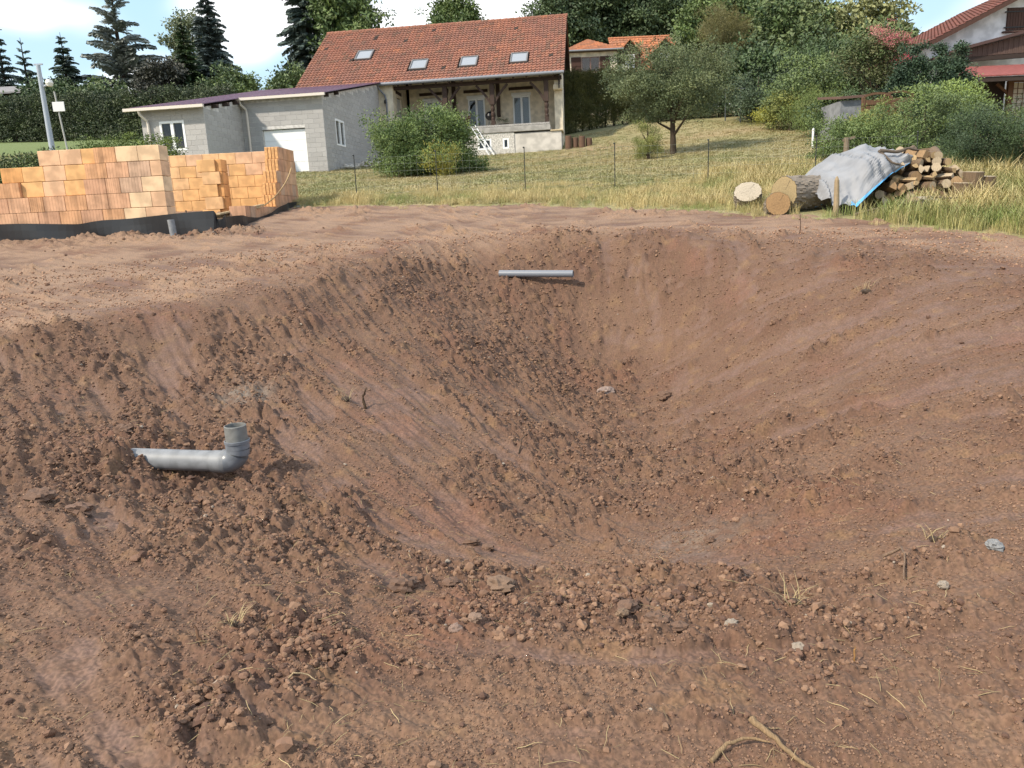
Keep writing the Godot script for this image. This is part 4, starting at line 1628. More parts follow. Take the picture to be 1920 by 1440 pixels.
# ---------------------------------------------------------------- houses in the background
func back_house():
	var t := thing("far_house", "distant cream house with orange tiled roof and two dormers behind the hedge", "house", Vector3(7.0, 11.0, -80.0))
	var cream := mat("pale cream render", lin(0.66, 0.58, 0.47), 0.95, grain_tex, 0.5)
	var brown := mat("brown boards", lin(0.085, 0.035, 0.026), 0.8, wood_tex, 1.0)
	var b := B.new()
	var wn := Rect2(1.45, 4.75, 1.85, 1.45)
	wall(b, 0.1, 5.05, 0.0, 6.85, 6.85, [wn], 0.3)
	put("wall", b.mesh(), cream, t)
	b = B.new()
	b.box(Vector3(4.75, 0, -6.0), Vector3(5.05, 6.85, -0.3))
	put("wall", b.mesh(), cream, t)
	window(t, wn.position.x, wn.position.y, wn.size.x, wn.size.y, 2, -0.02, Color(0.16, 0.09, 0.07))
	for x in [0.42, 3.32]:
		b = B.new()
		b.soft_box(Vector3(x, 4.75, 0.004), Vector3(x + 1.0, 6.2, 0.06), 0.01)
		for k in 3:
			b.soft_box(Vector3(x + 0.06, 4.85 + k * 0.46, 0.05), Vector3(x + 0.94, 5.22 + k * 0.46, 0.09), 0.01)
		put("shutter", b.mesh(), brown, t)
	var tint := func(x: float, y: float) -> Color:
		var k := n_mid.get_noise_2d(x * 0.25, y * 0.3)
		return Color(0.46, 0.17, 0.075).lerp(Color(0.33, 0.145, 0.08), clampf(0.5 + k * 1.6, 0, 1)) * rng.randf_range(0.85, 1.12)
	var tm := vmat("orange clay tiles", 0.9, grain_tex, 1.0)
	var rf := Node3D.new()
	rf.name = "roof"
	t.add_child(rf)
	# hipped roof of the square block
	var pk := Vector3(2.45, 8.45, -2.8)
	var e := [Vector3(-0.5, 6.75, 0.5), Vector3(5.6, 6.75, 0.5), Vector3(5.6, 6.75, -6.2), Vector3(-0.5, 6.75, -6.2)]
	for k in 4:
		var p: Vector3 = e[k]
		var q: Vector3 = e[(k + 1) % 4]
		b = B.new()
		var rows := 9
		for j in rows:
			var f0 := j / float(rows)
			var f1 := (j + 1.0) / rows
			var cols := int(lerpf(20, 3, f0))
			for i in cols:
				b.col = tint.call(i * 0.7 + k * 9.0, j * 0.6)
				var lo0 := p.lerp(q, i / float(cols)).lerp(pk, f0) + Vector3(0, 0.06, 0)
				var lo1 := p.lerp(q, (i + 1.0) / cols).lerp(pk, f0) + Vector3(0, 0.06, 0)
				var hi1 := p.lerp(q, (i + 1.0) / cols).lerp(pk, f1)
				var hi0 := p.lerp(q, i / float(cols)).lerp(pk, f1)
				b.quad(lo0, lo1, hi1, hi0)
				b.quad(lo0 - Vector3(0, 0.07, 0), lo1 - Vector3(0, 0.07, 0), lo1, lo0)
		put("hip_tiles", b.mesh(), tm, rf).set_meta("kind", "stuff")
	b = B.new()
	b.box(Vector3(-0.5, 6.62, -6.2), Vector3(5.6, 6.74, 0.5))
	put("soffit", b.mesh(), brown, rf)
	b = B.new()
	b.tube([Vector3(-0.55, 6.72, 0.58), Vector3(5.65, 6.72, 0.58)], [0.09, 0.09], 8)
	put("gutter", b.mesh(), mat("zinc gutter", Color.BLACK), t)
	# long wing with its dormers
	var f := put("wing_tiles", tile_field(Vector3(8.9, 0, 0), Vector3(0, 4.3, -5.2), 0.40, 0.45, tint), tm, rf)
	f.position = Vector3(5.0, 4.7, -0.6)
	f.set_meta("kind", "stuff")
	b = B.new()
	wall(b, 5.05, 13.7, 0.0, 4.7, 4.7, [], 0.3)
	var wm := put("wall", b.mesh(), cream, t)
	wm.position.z = -0.9
	b = B.new()
	b.hexa([Vector3(13.6, 0, -0.9), Vector3(13.8, 0, -0.9), Vector3(13.8, 0, -10), Vector3(13.6, 0, -10)], [Vector3(13.6, 4.6, -0.9), Vector3(13.8, 4.6, -0.9), Vector3(13.8, 4.6, -10), Vector3(13.6, 4.6, -10)])
	put("wall", b.mesh(), cream, t)
	b = B.new()
	for k in 23:
		b.tube([Vector3(5.0 + k * 0.39, 9.06, -5.8), Vector3(5.42 + k * 0.39, 9.07, -5.8)], [0.11, 0.13], 6)
	put("ridge_tiles", b.mesh(), mat("ridge clay", lin(0.42, 0.17, 0.085), 0.9), rf).set_meta("kind", "stuff")
	for x in [6.45, 10.0]:
		var d := Node3D.new()
		d.name = "dormer"
		t.add_child(d, true)
		d.position = Vector3(x, 4.9, -0.75)
		b = B.new()
		var dw := Rect2(-0.45, 0.25, 0.95, 1.25)
		wall(b, -0.95, 0.95, 0.0, 1.75, 1.75, [dw], 0.2)
		b.hexa([Vector3(-0.95, 1.75, 0), Vector3(0.95, 1.75, 0), Vector3(0.95, 1.75, -0.2), Vector3(-0.95, 1.75, -0.2)], [Vector3(-0.02, 2.7, 0), Vector3(0.02, 2.7, 0), Vector3(0.02, 2.7, -0.2), Vector3(-0.02, 2.7, -0.2)])
		for s in [-0.95, 0.75]:
			b.box(Vector3(s, 0, -2.4), Vector3(s + 0.2, 1.75, -0.2))
		put("cheeks", b.mesh(), brown, d)
		window(d, dw.position.x, dw.position.y, dw.size.x, dw.size.y, 1, -0.03)
		b = B.new()
		b.box(Vector3(-0.38, 0.33, -0.16), Vector3(0.43, 1.42, -0.14))
		put("curtain", b.mesh(), mat("white net curtain", Color.WHITE, 0.9), d)
		for s in [-1.0, 1.0]:
			b = B.new()
			var lo := Vector3(s * 1.35, 1.45, 0.4)
			var hi := Vector3(0, 2.85, 0.4)
			var th := Vector3(0, 0.12, 0)
			var back := Vector3(0, 0, -3.2)
			if s > 0:
				b.hexa([hi, lo, lo + back, hi + back], [hi + th, lo + th, lo + th + back, hi + th + back])
			else:
				b.hexa([lo, hi, hi + back, lo + back], [lo + th, hi + th, hi + th + back, lo + th + back])
			put("dormer_roof", b.mesh(), mat("ridge clay", Color.WHITE), d)
	var dish := thing("satellite_dish", "white satellite dish on the corner of the distant orange roofed house", "satellite dish", Vector3(12.5, 15.6, -79.3))
	satellite(dish, 0.62, mat("white dish", lin(0.75, 0.75, 0.74), 0.5))

func satellite(t: Node3D, r: float, m: Material):
	var b := B.new()
	for k in 5:
		var r0 := r * k / 5.0
		var r1 := r * (k + 1) / 5.0
		for i in 18:
			var a := TAU * i / 18
			var a2 := TAU * (i + 1) / 18
			var f := func(q: float, w: float) -> Vector3: return Vector3(q * cos(w), q * sin(w), q * q * 0.35 / r)
			b.quad(f.call(r0, a), f.call(r1, a), f.call(r1, a2), f.call(r0, a2))
			b.quad(f.call(r0, a2) + Vector3(0, 0, -0.02), f.call(r1, a2) + Vector3(0, 0, -0.02), f.call(r1, a) + Vector3(0, 0, -0.02), f.call(r0, a) + Vector3(0, 0, -0.02))
	put("reflector", b.mesh(), m, t)
	b = B.new()
	b.tube([Vector3(0, -r * 0.8, 0.1), Vector3(0, -r * 0.3, r * 0.8), Vector3(0, 0, r * 0.9)], [0.02, 0.02, 0.04], 6)
	put("feed_arm", b.mesh(), mat("dark steel", Color.BLACK), t)
	b = B.new()
	b.tube([Vector3(0, -r * 1.4, -0.15), Vector3(0, 0, -0.15), Vector3(0, 0, 0)], [0.03, 0.03, 0.03], 6)
	put("mast", b.mesh(), mat("dark steel", Color.BLACK), t)

func right_house():
	var at := Vector3(18.6, 4.2, -36.0)
	var t := thing("neighbour_house", "white gabled house with dark red tiled roof and brown shuttered window at the right", "house", at)
	var white := mat("white render", lin(0.82, 0.80, 0.81), 0.95, grain_tex, 0.4)
	var brown := mat("reddish brown timber", lin(0.115, 0.05, 0.035), 0.75, wood_tex, 1.5)
	var grey := mat("weathered cladding", lin(0.15, 0.10, 0.09), 0.9, wood_tex, 1.2)
	var b := B.new()
	var win := Rect2(4.42, 4.72, 0.85, 0.95)
	# gable: eave height 3.75 at x = 0, rising 0.463 per metre to the ridge at 8.4
	wall(b, 0.1, 8.4, -1.0, 3.85, 7.66, [win], 0.3)
	wall(b, 8.4, 16.7, -1.0, 7.66, 3.85, [], 0.3)
	put("gable_wall", b.mesh(), white, t)
	b = B.new()
	b.box(Vector3(0.1, -1.0, -10.0), Vector3(0.4, 3.8, -0.3))
	put("side_wall", b.mesh(), white, t)
	b = B.new()
	b.soft_box(Vector3(win.position.x - 0.02, win.position.y, -0.05), Vector3(win.end.x + 0.02, win.end.y, 0.03), 0.01)
	for k in 7:
		b.soft_box(Vector3(win.position.x + 0.01 + k * 0.123, win.position.y + 0.01, 0.025), Vector3(win.position.x + 0.115 + k * 0.123, win.end.y - 0.01, 0.05), 0.006)
	put("shutter", b.mesh(), brown, t)
	b = B.new()
	b.soft_box(Vector3(win.position.x - 0.18, win.position.y - 0.10, 0.002), Vector3(win.end.x + 0.18, win.position.y - 0.03, 0.12), 0.01)
	put("sill", b.mesh(), brown, t)
	for y in [0.1, 0.75]:
		b = B.new()
		b.soft_box(Vector3(win.position.x - 0.14, win.position.y + y, 0.05), Vector3(win.end.x + 0.1, win.position.y + y + 0.05, 0.075), 0.005)
		put("shutter_bar", b.mesh(), mat("black iron", Color.BLACK), t)
	# roof
	var tint := func(x: float, y: float) -> Color:
		return Color(0.20, 0.075, 0.058).lerp(Color(0.145, 0.065, 0.055), rng.randf()) * rng.randf_range(0.85, 1.1)
	var tm := vmat("dark red tiles", 0.85, grain_tex, 1.5)
	var rf := Node3D.new()
	rf.name = "roof"
	t.add_child(rf)
	var ridge := Vector3(8.4, 7.86, 0)
	var eave := Vector3(-0.65, 3.67, 0)
	var f := put("roof_tiles", tile_field(Vector3(0, 0, 11.2), ridge - eave, 0.28, 0.34, tint), tm, rf)
	f.position = Vector3(eave.x, eave.y, -10.5)
	f.set_meta("kind", "stuff")
	f = put("roof_tiles", tile_field(Vector3(0, 0, -11.2), Vector3(-9.05, 4.19, 0), 0.5, 0.6, tint), tm, rf)
	f.position = Vector3(17.45, 3.67, 0.7)
	f.set_meta("kind", "stuff")
	for q in [[eave, ridge], [ridge, Vector3(17.45, 3.67, 0)]]:
		b = B.new()
		b.beam(q[0] + Vector3(0, -0.08, 0.66), q[1] + Vector3(0, -0.08, 0.66), 0.05, 0.20)
		put("barge_board", b.mesh(), brown, rf)
		b = B.new()
		var d: Vector3 = Vector3(0, -0.06, 0)
		b.hexa([q[0] + d + Vector3(0, -0.02, 0.63), q[1] + d + Vector3(0, -0.02, 0.63), q[1] + d + Vector3(0, -0.02, -10), q[0] + d + Vector3(0, -0.02, -10)], [q[0] + d + Vector3(0, 0.03, 0.63), q[1] + d + Vector3(0, 0.03, 0.63), q[1] + d + Vector3(0, 0.03, -10), q[0] + d + Vector3(0, 0.03, -10)])
		put("soffit", b.mesh(), brown, rf)
	# boarded porch gable in front
	var po := Node3D.new()
	po.name = "porch"
	t.add_child(po)
	b = B.new()
	for k in 34:
		var x := 1.35 + k * 0.11
		var top := 3.58 + (x - 1.3) * 0.212
		b.soft_box(Vector3(x, 3.33 + (x - 1.3) * 0.03, 1.97 - 0.01 * (k % 2)), Vector3(x + 0.105, top, 2.0 - 0.01 * (k % 2)), 0.004)
	put("board_cladding", b.mesh(), grey, po).set_meta("kind", "stuff")
	b = B.new()
	b.hexa([Vector3(1.0, 3.54, 2.25), Vector3(5.2, 4.43, 2.25), Vector3(5.2, 4.43, -0.1), Vector3(1.0, 3.54, -0.1)], [Vector3(1.0, 3.66, 2.25), Vector3(5.2, 4.55, 2.25), Vector3(5.2, 4.55, -0.1), Vector3(1.0, 3.66, -0.1)])
	put("porch_roof", b.mesh(), mat("dark porch tiles", lin(0.10, 0.055, 0.05), 0.85, speck_tex, 2.0), po)
	b = B.new()
	b.beam(Vector3(1.35, 3.25, 1.9), Vector3(5.2, 3.35, 1.9), 0.16, 0.2)
	put("beam", b.mesh(), mat("dark stained timber", Color.BLACK), po)
	# red canopy on posts
	b = B.new()
	b.hexa([Vector3(0.35, 2.22, 3.9), Vector3(5.8, 2.22, 3.9), Vector3(5.8, 2.86, 2.2), Vector3(0.35, 2.86, 2.2)], [Vector3(0.35, 2.27, 3.9), Vector3(5.8, 2.27, 3.9), Vector3(5.8, 2.91, 2.2), Vector3(0.35, 2.91, 2.2)])
	put("canopy", b.mesh(), mat("red canopy felt", lin(0.25, 0.068, 0.06), 0.8, grain_tex, 1.5), po)
	b = B.new()
	b.beam(Vector3(0.4, 2.12, 3.8), Vector3(5.8, 2.12, 3.8), 0.12, 0.18)
	put("beam", b.mesh(), mat("dark stained timber", Color.BLACK), po)
	var oak := mat("honey timber", lin(0.20, 0.092, 0.04), 0.7, wood_tex, 2.0)
	for x in [0.6, 3.15, 4.25, 5.6]:
		b = B.new()
		b.soft_box(Vector3(x - 0.08, -0.6, 2.5), Vector3(x + 0.08, 2.2, 2.66), 0.012)
		put("post", b.mesh(), oak, po)
	b = B.new()
	b.beam(Vector3(3.1, 1.7, 2.58), Vector3(2.6, 2.1, 2.58), 0.08, 0.1)
	put("brace", b.mesh(), oak, po)
	# lattice glazed door between posts
	var lat := Node3D.new()
	lat.name = "lattice_door"
	t.add_child(lat)
	lat.position = Vector3(3.3, 0.42, 2.5)
	b = B.new()
	b.soft_box(Vector3(0, 0, 0), Vector3(0.80, 0.09, 0.06), 0.008)
	b.soft_box(Vector3(0, 1.72, 0), Vector3(0.80, 1.80, 0.06), 0.008)
	for x in [0.0, 0.74]:
		b.soft_box(Vector3(x, 0.09, 0), Vector3(x + 0.06, 1.72, 0.06), 0.008)
	put("frame", b.mesh(), oak, lat)
	for k in 7:
		b = B.new()
		b.soft_box(Vector3(0.06, 0.26 + k * 0.2, 0.015), Vector3(0.74, 0.28 + k * 0.2, 0.045), 0.004)
		put("glazing_bar", b.mesh(), oak, lat)
	for x in [0.24, 0.48]:
		b = B.new()
		b.soft_box(Vector3(x, 0.09, 0.018), Vector3(x + 0.025, 1.72, 0.04), 0.004)
		put("glazing_bar", b.mesh(), oak, lat)
	b = B.new()
	b.box(Vector3(0.05, 0.08, -0.16), Vector3(0.75, 1.73, -0.14))
	put("curtain", b.mesh(), mat("cream curtain", lin(0.66, 0.60, 0.52), 0.9), lat)
	b = B.new()
	b.box(Vector3(-2.6, -1.0, -0.3), Vector3(2.2, 0.02, 1.4))
	put("porch_floor", b.mesh(), mat("site concrete", Color.WHITE), lat)
	b = B.new()
	b.box(Vector3(-2.6, 0.02, -0.35), Vector3(-0.1, 1.9, -0.30))
	put("dark_screen", b.mesh(), mat("dark stained timber", Color.BLACK), lat)
	var g := thing("garden_bench", "black metal garden bench in the shade of the red canopy", "bench", Vector3(20.9, 4.62, -33.1))
	b = B.new()
	b.soft_box(Vector3(-0.45, 0.4, -0.25), Vector3(0.45, 0.44, 0.25), 0.01)
	put("seat", b.mesh(), mat("black iron", Color.BLACK), g)
	for k in 8:
		b = B.new()
		b.tube([Vector3(-0.42 + k * 0.12, 0.44, -0.24), Vector3(-0.42 + k * 0.12, 0.9, -0.3)], [0.012, 0.012], 5)
		put("back_bar", b.mesh(), mat("black iron", Color.BLACK), g)
	for q in [[-0.42, -0.22], [0.42, -0.22], [-0.42, 0.22], [0.42, 0.22]]:
		b = B.new()
		b.tube([Vector3(q[0], 0, q[1]), Vector3(q[0], 0.42, q[1])], [0.016, 0.016], 6)
		put("leg", b.mesh(), mat("black iron", Color.BLACK), g)
	var d := thing("satellite_dish", "dull red satellite dish beside the left eave of the white gabled house", "satellite dish", Vector3(18.15, 8.55, -36.5))
	d.rotation.y = 1.1
	satellite(d, 0.42, mat("red dish", lin(0.26, 0.10, 0.10), 0.6))
	# grey roofed house among the far trees at the left
	var l := thing("distant_barn", "low grey roofed building half hidden by trees at the left", "building", Vector3(-46.5, 12.0, -70.0))
	b = B.new()
	wall(b, -4.0, 5.0, 0.0, 2.4, 2.4, [], 0.3)
	put("wall", b.mesh(), mat("dark stained timber", Color.BLACK), l)
	b = B.new()
	b.hexa([Vector3(-4.6, 2.25, 0.9), Vector3(5.9, 2.25, 0.9), Vector3(5.9, 3.6, -4), Vector3(-4.6, 3.6, -4)], [Vector3(-4.6, 2.4, 0.9), Vector3(5.9, 2.4, 0.9), Vector3(5.9, 3.75, -4), Vector3(-4.6, 3.75, -4)])
	put("roof", b.mesh(), mat("grey sheet roof", lin(0.26, 0.25, 0.26), 0.8, grain_tex, 0.7), l)

# ---------------------------------------------------------------- foliage
var clumps := {}

func clump(kind: String) -> ArrayMesh:
	if clumps.has(kind):
		return clumps[kind]
	var r := RandomNumberGenerator.new()
	r.seed = hash(kind) % 1000
	var b := B.new()
	if kind == "branch":
		# flat drooping spray, one unit long along +x
		for k in 30:
			var u := 0.06 + 0.94 * k / 30.0
			var y := 0.06 * sin(u * 3.0) - 0.16 * u * u
			for s in [-1.0, 1.0]:
				var l: float = (0.36 * (1.0 - u) + 0.07) * r.randf_range(0.6, 1.15)
				var p := Vector3(u, y, 0)
				var q := p + Vector3(l * 0.65, -l * r.randf_range(0.1, 0.55), s * l * r.randf_range(0.5, 1.0))
				var w := Vector3(0.028, 0.02 * r.randf_range(-1, 1), -0.02 * s)
				b.quad(p - w, p + w, q + w * 0.7, q - w * 0.7)
				b.quad(p.lerp(q, 0.4), p.lerp(q, 0.4) + w, q.lerp(p, 0.2) + Vector3(0.02, -0.09, 0.02), q.lerp(p, 0.2) + Vector3(-0.03, -0.09, 0))
		b.beam(Vector3(0, 0, 0), Vector3(0.9, -0.12, 0), 0.012, 0.012)
	else:
		var n: int = {"broad": 30, "fine": 60, "feather": 46, "willow": 40, "far": 18}[kind]
		for k in n:
			var p := Vector3(r.randfn(0, 0.24), r.randfn(0, 0.22), r.randfn(0, 0.24))
			var out := (p + Vector3(0, 0.12, 0)).normalized()
			var l := r.randf_range(0.10, 0.19)
			var w := l * 0.52
			var dir := (out + Vector3(r.randfn(0, 0.5), r.randfn(0, 0.5) - 0.15, r.randfn(0, 0.5))).normalized()
			if kind == "far":
				l = r.randf_range(0.24, 0.42)
				w = l * 0.6
			elif kind == "broad":
				l *= 1.3
				w = l * 0.52
			elif kind == "fine":
				l *= 0.9
				w = l * 0.5
			elif kind == "feather":
				dir = (out * 0.5 + Vector3(r.randfn(0, 0.25), 0.9, r.randfn(0, 0.25))).normalized()
				l *= 1.1
				w = l * 0.28
			elif kind == "willow":
				dir = (out + Vector3(r.randfn(0, 0.3), -0.3, r.randfn(0, 0.3))).normalized()
				l *= 1.25
				w = l * 0.26
			var sd := dir.cross(Vector3(r.randfn(0, 1), r.randfn(0, 1), r.randfn(0, 1))).normalized() * w * 0.5
			var bend := dir.cross(sd).normalized() * l * 0.12
			# a folded leaf of two faces
			b.tri(p, p + dir * l * 0.5 + sd + bend, p + dir * l)
			b.tri(p, p + dir * l, p + dir * l * 0.5 - sd + bend)
	clumps[kind] = b.mesh()
	return clumps[kind]

func leaves(t: Node3D, called: String, lobes: Array, n: int, size: float, ca: Color, cb: Color, gap: float, kind: String):
	var f := FastNoiseLite.new()
	f.seed = rng.randi() % 10000
	f.frequency = 0.9
	var where := []
	var cols := []
	var vol := []
	var total := 0.0
	for l in lobes:
		total += l[1].x * l[1].y * l[1].z
		vol.append(total)
	var tries := 0
	var hub := Vector3.INF
	var reach := 0.1
	var tone := 0.5
	while where.size() < n and tries < n * 6:
		tries += 1
		var pick := rng.randf() * total
		var k := 0
		while vol[k] < pick:
			k += 1
		var c: Vector3 = lobes[k][0]
		var r: Vector3 = lobes[k][1]
		var dir := Vector3(rng.randfn(), rng.randfn(), rng.randfn()).normalized()
		if where.size() % 11 == 0 or hub == Vector3.INF:
			hub = c + dir * r * pow(rng.randf(), 0.36)
			reach = minf(maxf(size * 0.42, r.x * 0.26), size * 1.1)
			tone = clampf(rng.randfn(0.5, 0.22), 0, 1)
		var p := hub + Vector3(rng.randfn(), rng.randfn() * 0.7, rng.randfn()) * reach
		if p.y < 0.02:
			continue
		if f.get_noise_3dv(t.position + p / maxf(r.x, 0.4) * 1.6) < gap - 0.55:
			continue
		var s := size * rng.randf_range(0.7, 1.35)
		where.append(Transform3D(Basis(Vector3.UP, rng.randf() * TAU).rotated(Vector3(dir.z, 0.01, -dir.x).normalized(), rng.randf_range(-0.3, 0.9)).scaled(Vector3(s, s, s)), p))
		cols.append(ca.lerp(cb, clampf(rng.randfn(tone, 0.16), 0, 1)) * rng.randf_range(0.85, 1.15))
	copies(called, clump(kind), leaf_mat("leaves", Color(0.16, 0.20, 0.05)), where, cols, t)

func trunk(t: Node3D, h: float, r: float, tips: Array, c := Color(0.10, 0.075, 0.055), low := 0.3):
	var b := B.new()
	var lean := Vector3(rng.randf_range(-0.04, 0.04), 0, rng.randf_range(-0.04, 0.04)) * h
	b.tube([Vector3(0, -0.3, 0), Vector3(0, 0.1, 0), lean * 0.4 + Vector3(0, h * 0.4, 0), lean + Vector3(0, h, 0)], [r * 1.5, r * 1.15, r * 0.8, r * 0.2], 8)
	for p in tips:
		var y: float = clampf(p.y * rng.randf_range(low, low + 0.35), h * 0.12, h * 0.9)
		var a: Vector3 = lean * (y / h) + Vector3(0, y, 0)
		var m: Vector3 = a.lerp(p, 0.5) + Vector3(0, -0.06 * h * rng.randf(), 0)
		b.tube([a, m, p], [r * 0.5, r * 0.3, r * 0.08], 6)
	put("trunk", b.mesh(), mat("bark %.3f" % c.r, lin(c.r, c.g, c.b), 0.95, wood_tex, 1.5), t)

func base_of(x: float, d: float) -> Vector3:
	return Vector3(x, land(x, d), -d)

# broadleaf tree or shrub: crown of several lobes
func leafy(called: String, label: String, category: String, x: float, d: float, top: float, r: float, ca: Color, cb: Color, group := "", kind := "broad", gap := 0.30, density := 1.0, low := 0.25, size := 0.0) -> Node3D:
	var at := base_of(x, d)
	var t := thing(called, label, category, at, group)
	var h := top - at.y
	var lobes := []
	var tips := []
	var ry := h * (1.0 - low) * 0.5
	lobes.append([Vector3(0, h - ry * 0.98, 0), Vector3(r * 0.72, ry * 0.94, r * 0.72)])
	for k in 8:
		var a := TAU * k / 8 + rng.randf_range(-0.3, 0.3)
		var yy := h * low + ry * 2.0 * rng.randf_range(0.16, 0.74)
		var e := sqrt(maxf(0.12, 1.0 - pow((yy - (h - ry)) / ry, 2.0)))
		var p := Vector3(cos(a) * r * 0.62 * e, yy, sin(a) * r * 0.62 * e)
		lobes.append([p, Vector3(r * 0.42, minf(r * 0.40, ry * 0.5), r * 0.42) * rng.randf_range(0.75, 1.15)])
		tips.append(p)
	if low < 0.05:
		for k in 7:
			var a := TAU * k / 7 + 0.4
			lobes.append([Vector3(cos(a) * r * 0.62, h * 0.17, sin(a) * r * 0.62), Vector3(r * 0.40, h * 0.20, r * 0.40)])
	var s := size if size > 0.0 else 0.30 + 0.16 * r
	var n := int(density * 85.0 * r * h * 0.9 / (s * s * 3.0))
	n = clampi(n, 60, 4200)
	trunk(t, h * 0.8, 0.03 + 0.035 * r, tips)
	leaves(t, "crown", lobes, n, s, ca, cb, gap, "far" if d > 44.0 and kind in ["broad", "willow"] else kind)
	return t

func conifer(called: String, label: String, x: float, d: float, top: float, r: float, ca: Color, cb: Color, tiers := 22, per := 9, rise := -0.15, gap := 0.0, group := "conifers behind the garage", taper := 0.85):
	var at := base_of(x, d)
	var t := thing(called, label, "tree", at, group)
	var h := top - at.y
	var b := B.new()
	b.tube([Vector3(0, -0.3, 0), Vector3(0, h * 0.5, 0), Vector3(0, h, 0)], [0.05 * r + 0.12, 0.03 * r + 0.07, 0.015], 8)
	put("trunk", b.mesh(), mat("conifer bark", lin(0.06, 0.045, 0.038), 0.95, wood_tex, 1.5), t)
	var where := []
	var cols := []
	for k in tiers:
		var f := (k + rng.randf_range(-0.3, 0.3)) / tiers
		var y := h * (0.10 + 0.89 * f)
		var l := r * pow(1.0 - clampf(f, 0, 0.985), taper) * 1.08 + 0.12
		for i in per:
			if rng.randf() < gap:
				continue
			var a := TAU * (i + rng.randf()) / per
			var s := l * rng.randf_range(0.66, 1.12)
			var bs := Basis(Vector3.UP, a) * Basis(Vector3(0, 0, 1), rise + rng.randf_range(-0.18, 0.18) + 0.35 * f) * Basis(Vector3(1, 0, 0), rng.randf_range(-0.4, 0.4))
			where.append(Transform3D(bs.scaled(Vector3(s, s * 0.9 + 0.15, s)), Vector3(0, y + rng.randf_range(-0.1, 0.1), 0)))
			cols.append(ca.lerp(cb, rng.randf()) * rng.randf_range(0.8, 1.2))
	copies("crown", clump("branch"), leaf_mat("needles", Color(0.02, 0.03, 0.015)), where, cols, t)

func hedge(called: String, label: String, pts: Array, tops: Array, depth: float, n: int, size: float, ca: Color, cb: Color, kind: String):
	var mid: Vector3 = base_of((pts[0].x + pts[-1].x) / 2, (pts[0].y + pts[-1].y) / 2)
	var t := thing(called, label, "hedge", mid)
	var where := []
	var cols := []
	var stems := B.new()
	for k in n:
		var f := rng.randf() * (pts.size() - 1)
		var i := int(f)
		var p: Vector2 = pts[i].lerp(pts[i + 1], f - i)
		var top: float = lerpf(tops[i], tops[i + 1], f - i) + n_mid.get_noise_1d(f * 9.0) * 0.35
		var g := land(p.x, p.y)
		var y := lerpf(g, top, pow(rng.randf(), 0.8))
		var off := rng.randf_range(-0.5, 0.5) * depth * (1.0 - 0.45 * (y - g) / maxf(top - g, 0.3)) + n_mid.get_noise_2d(f * 5.0, y) * 0.4
		var s := size * rng.randf_range(0.7, 1.3)
		where.append(Transform3D(Basis(Vector3.UP, rng.randf() * TAU).rotated(Vector3.RIGHT, rng.randf_range(-0.2, 0.6)).scaled(Vector3(s, s, s)), Vector3(p.x, y, -p.y - off) - mid))
		cols.append(ca.lerp(cb, clampf(rng.randfn(0.5, 0.3) + n_mid.get_noise_2d(f * 2.0, y * 0.5) * 0.6, 0, 1)) * rng.randf_range(0.8, 1.15))
	copies("foliage", clump(kind), leaf_mat("leaves", Color.BLACK), where, cols, t)
	for k in pts.size() * 4:
		var f := (k + 0.5) / (pts.size() * 4.0) * (pts.size() - 1)
		var i := int(f)
		var p: Vector2 = pts[i].lerp(pts[i + 1], f - i)
		var g := land(p.x, p.y)
		stems.tube([Vector3(p.x, g - 0.1, -p.y) - mid, Vector3(p.x + 0.1, lerpf(g, lerpf(tops[i], tops[i + 1], f - i), 0.75), -p.y) - mid], [0.06, 0.02], 5)
	put("stems", stems.mesh(), mat("conifer bark", Color.BLACK), t).set_meta("kind", "stuff")

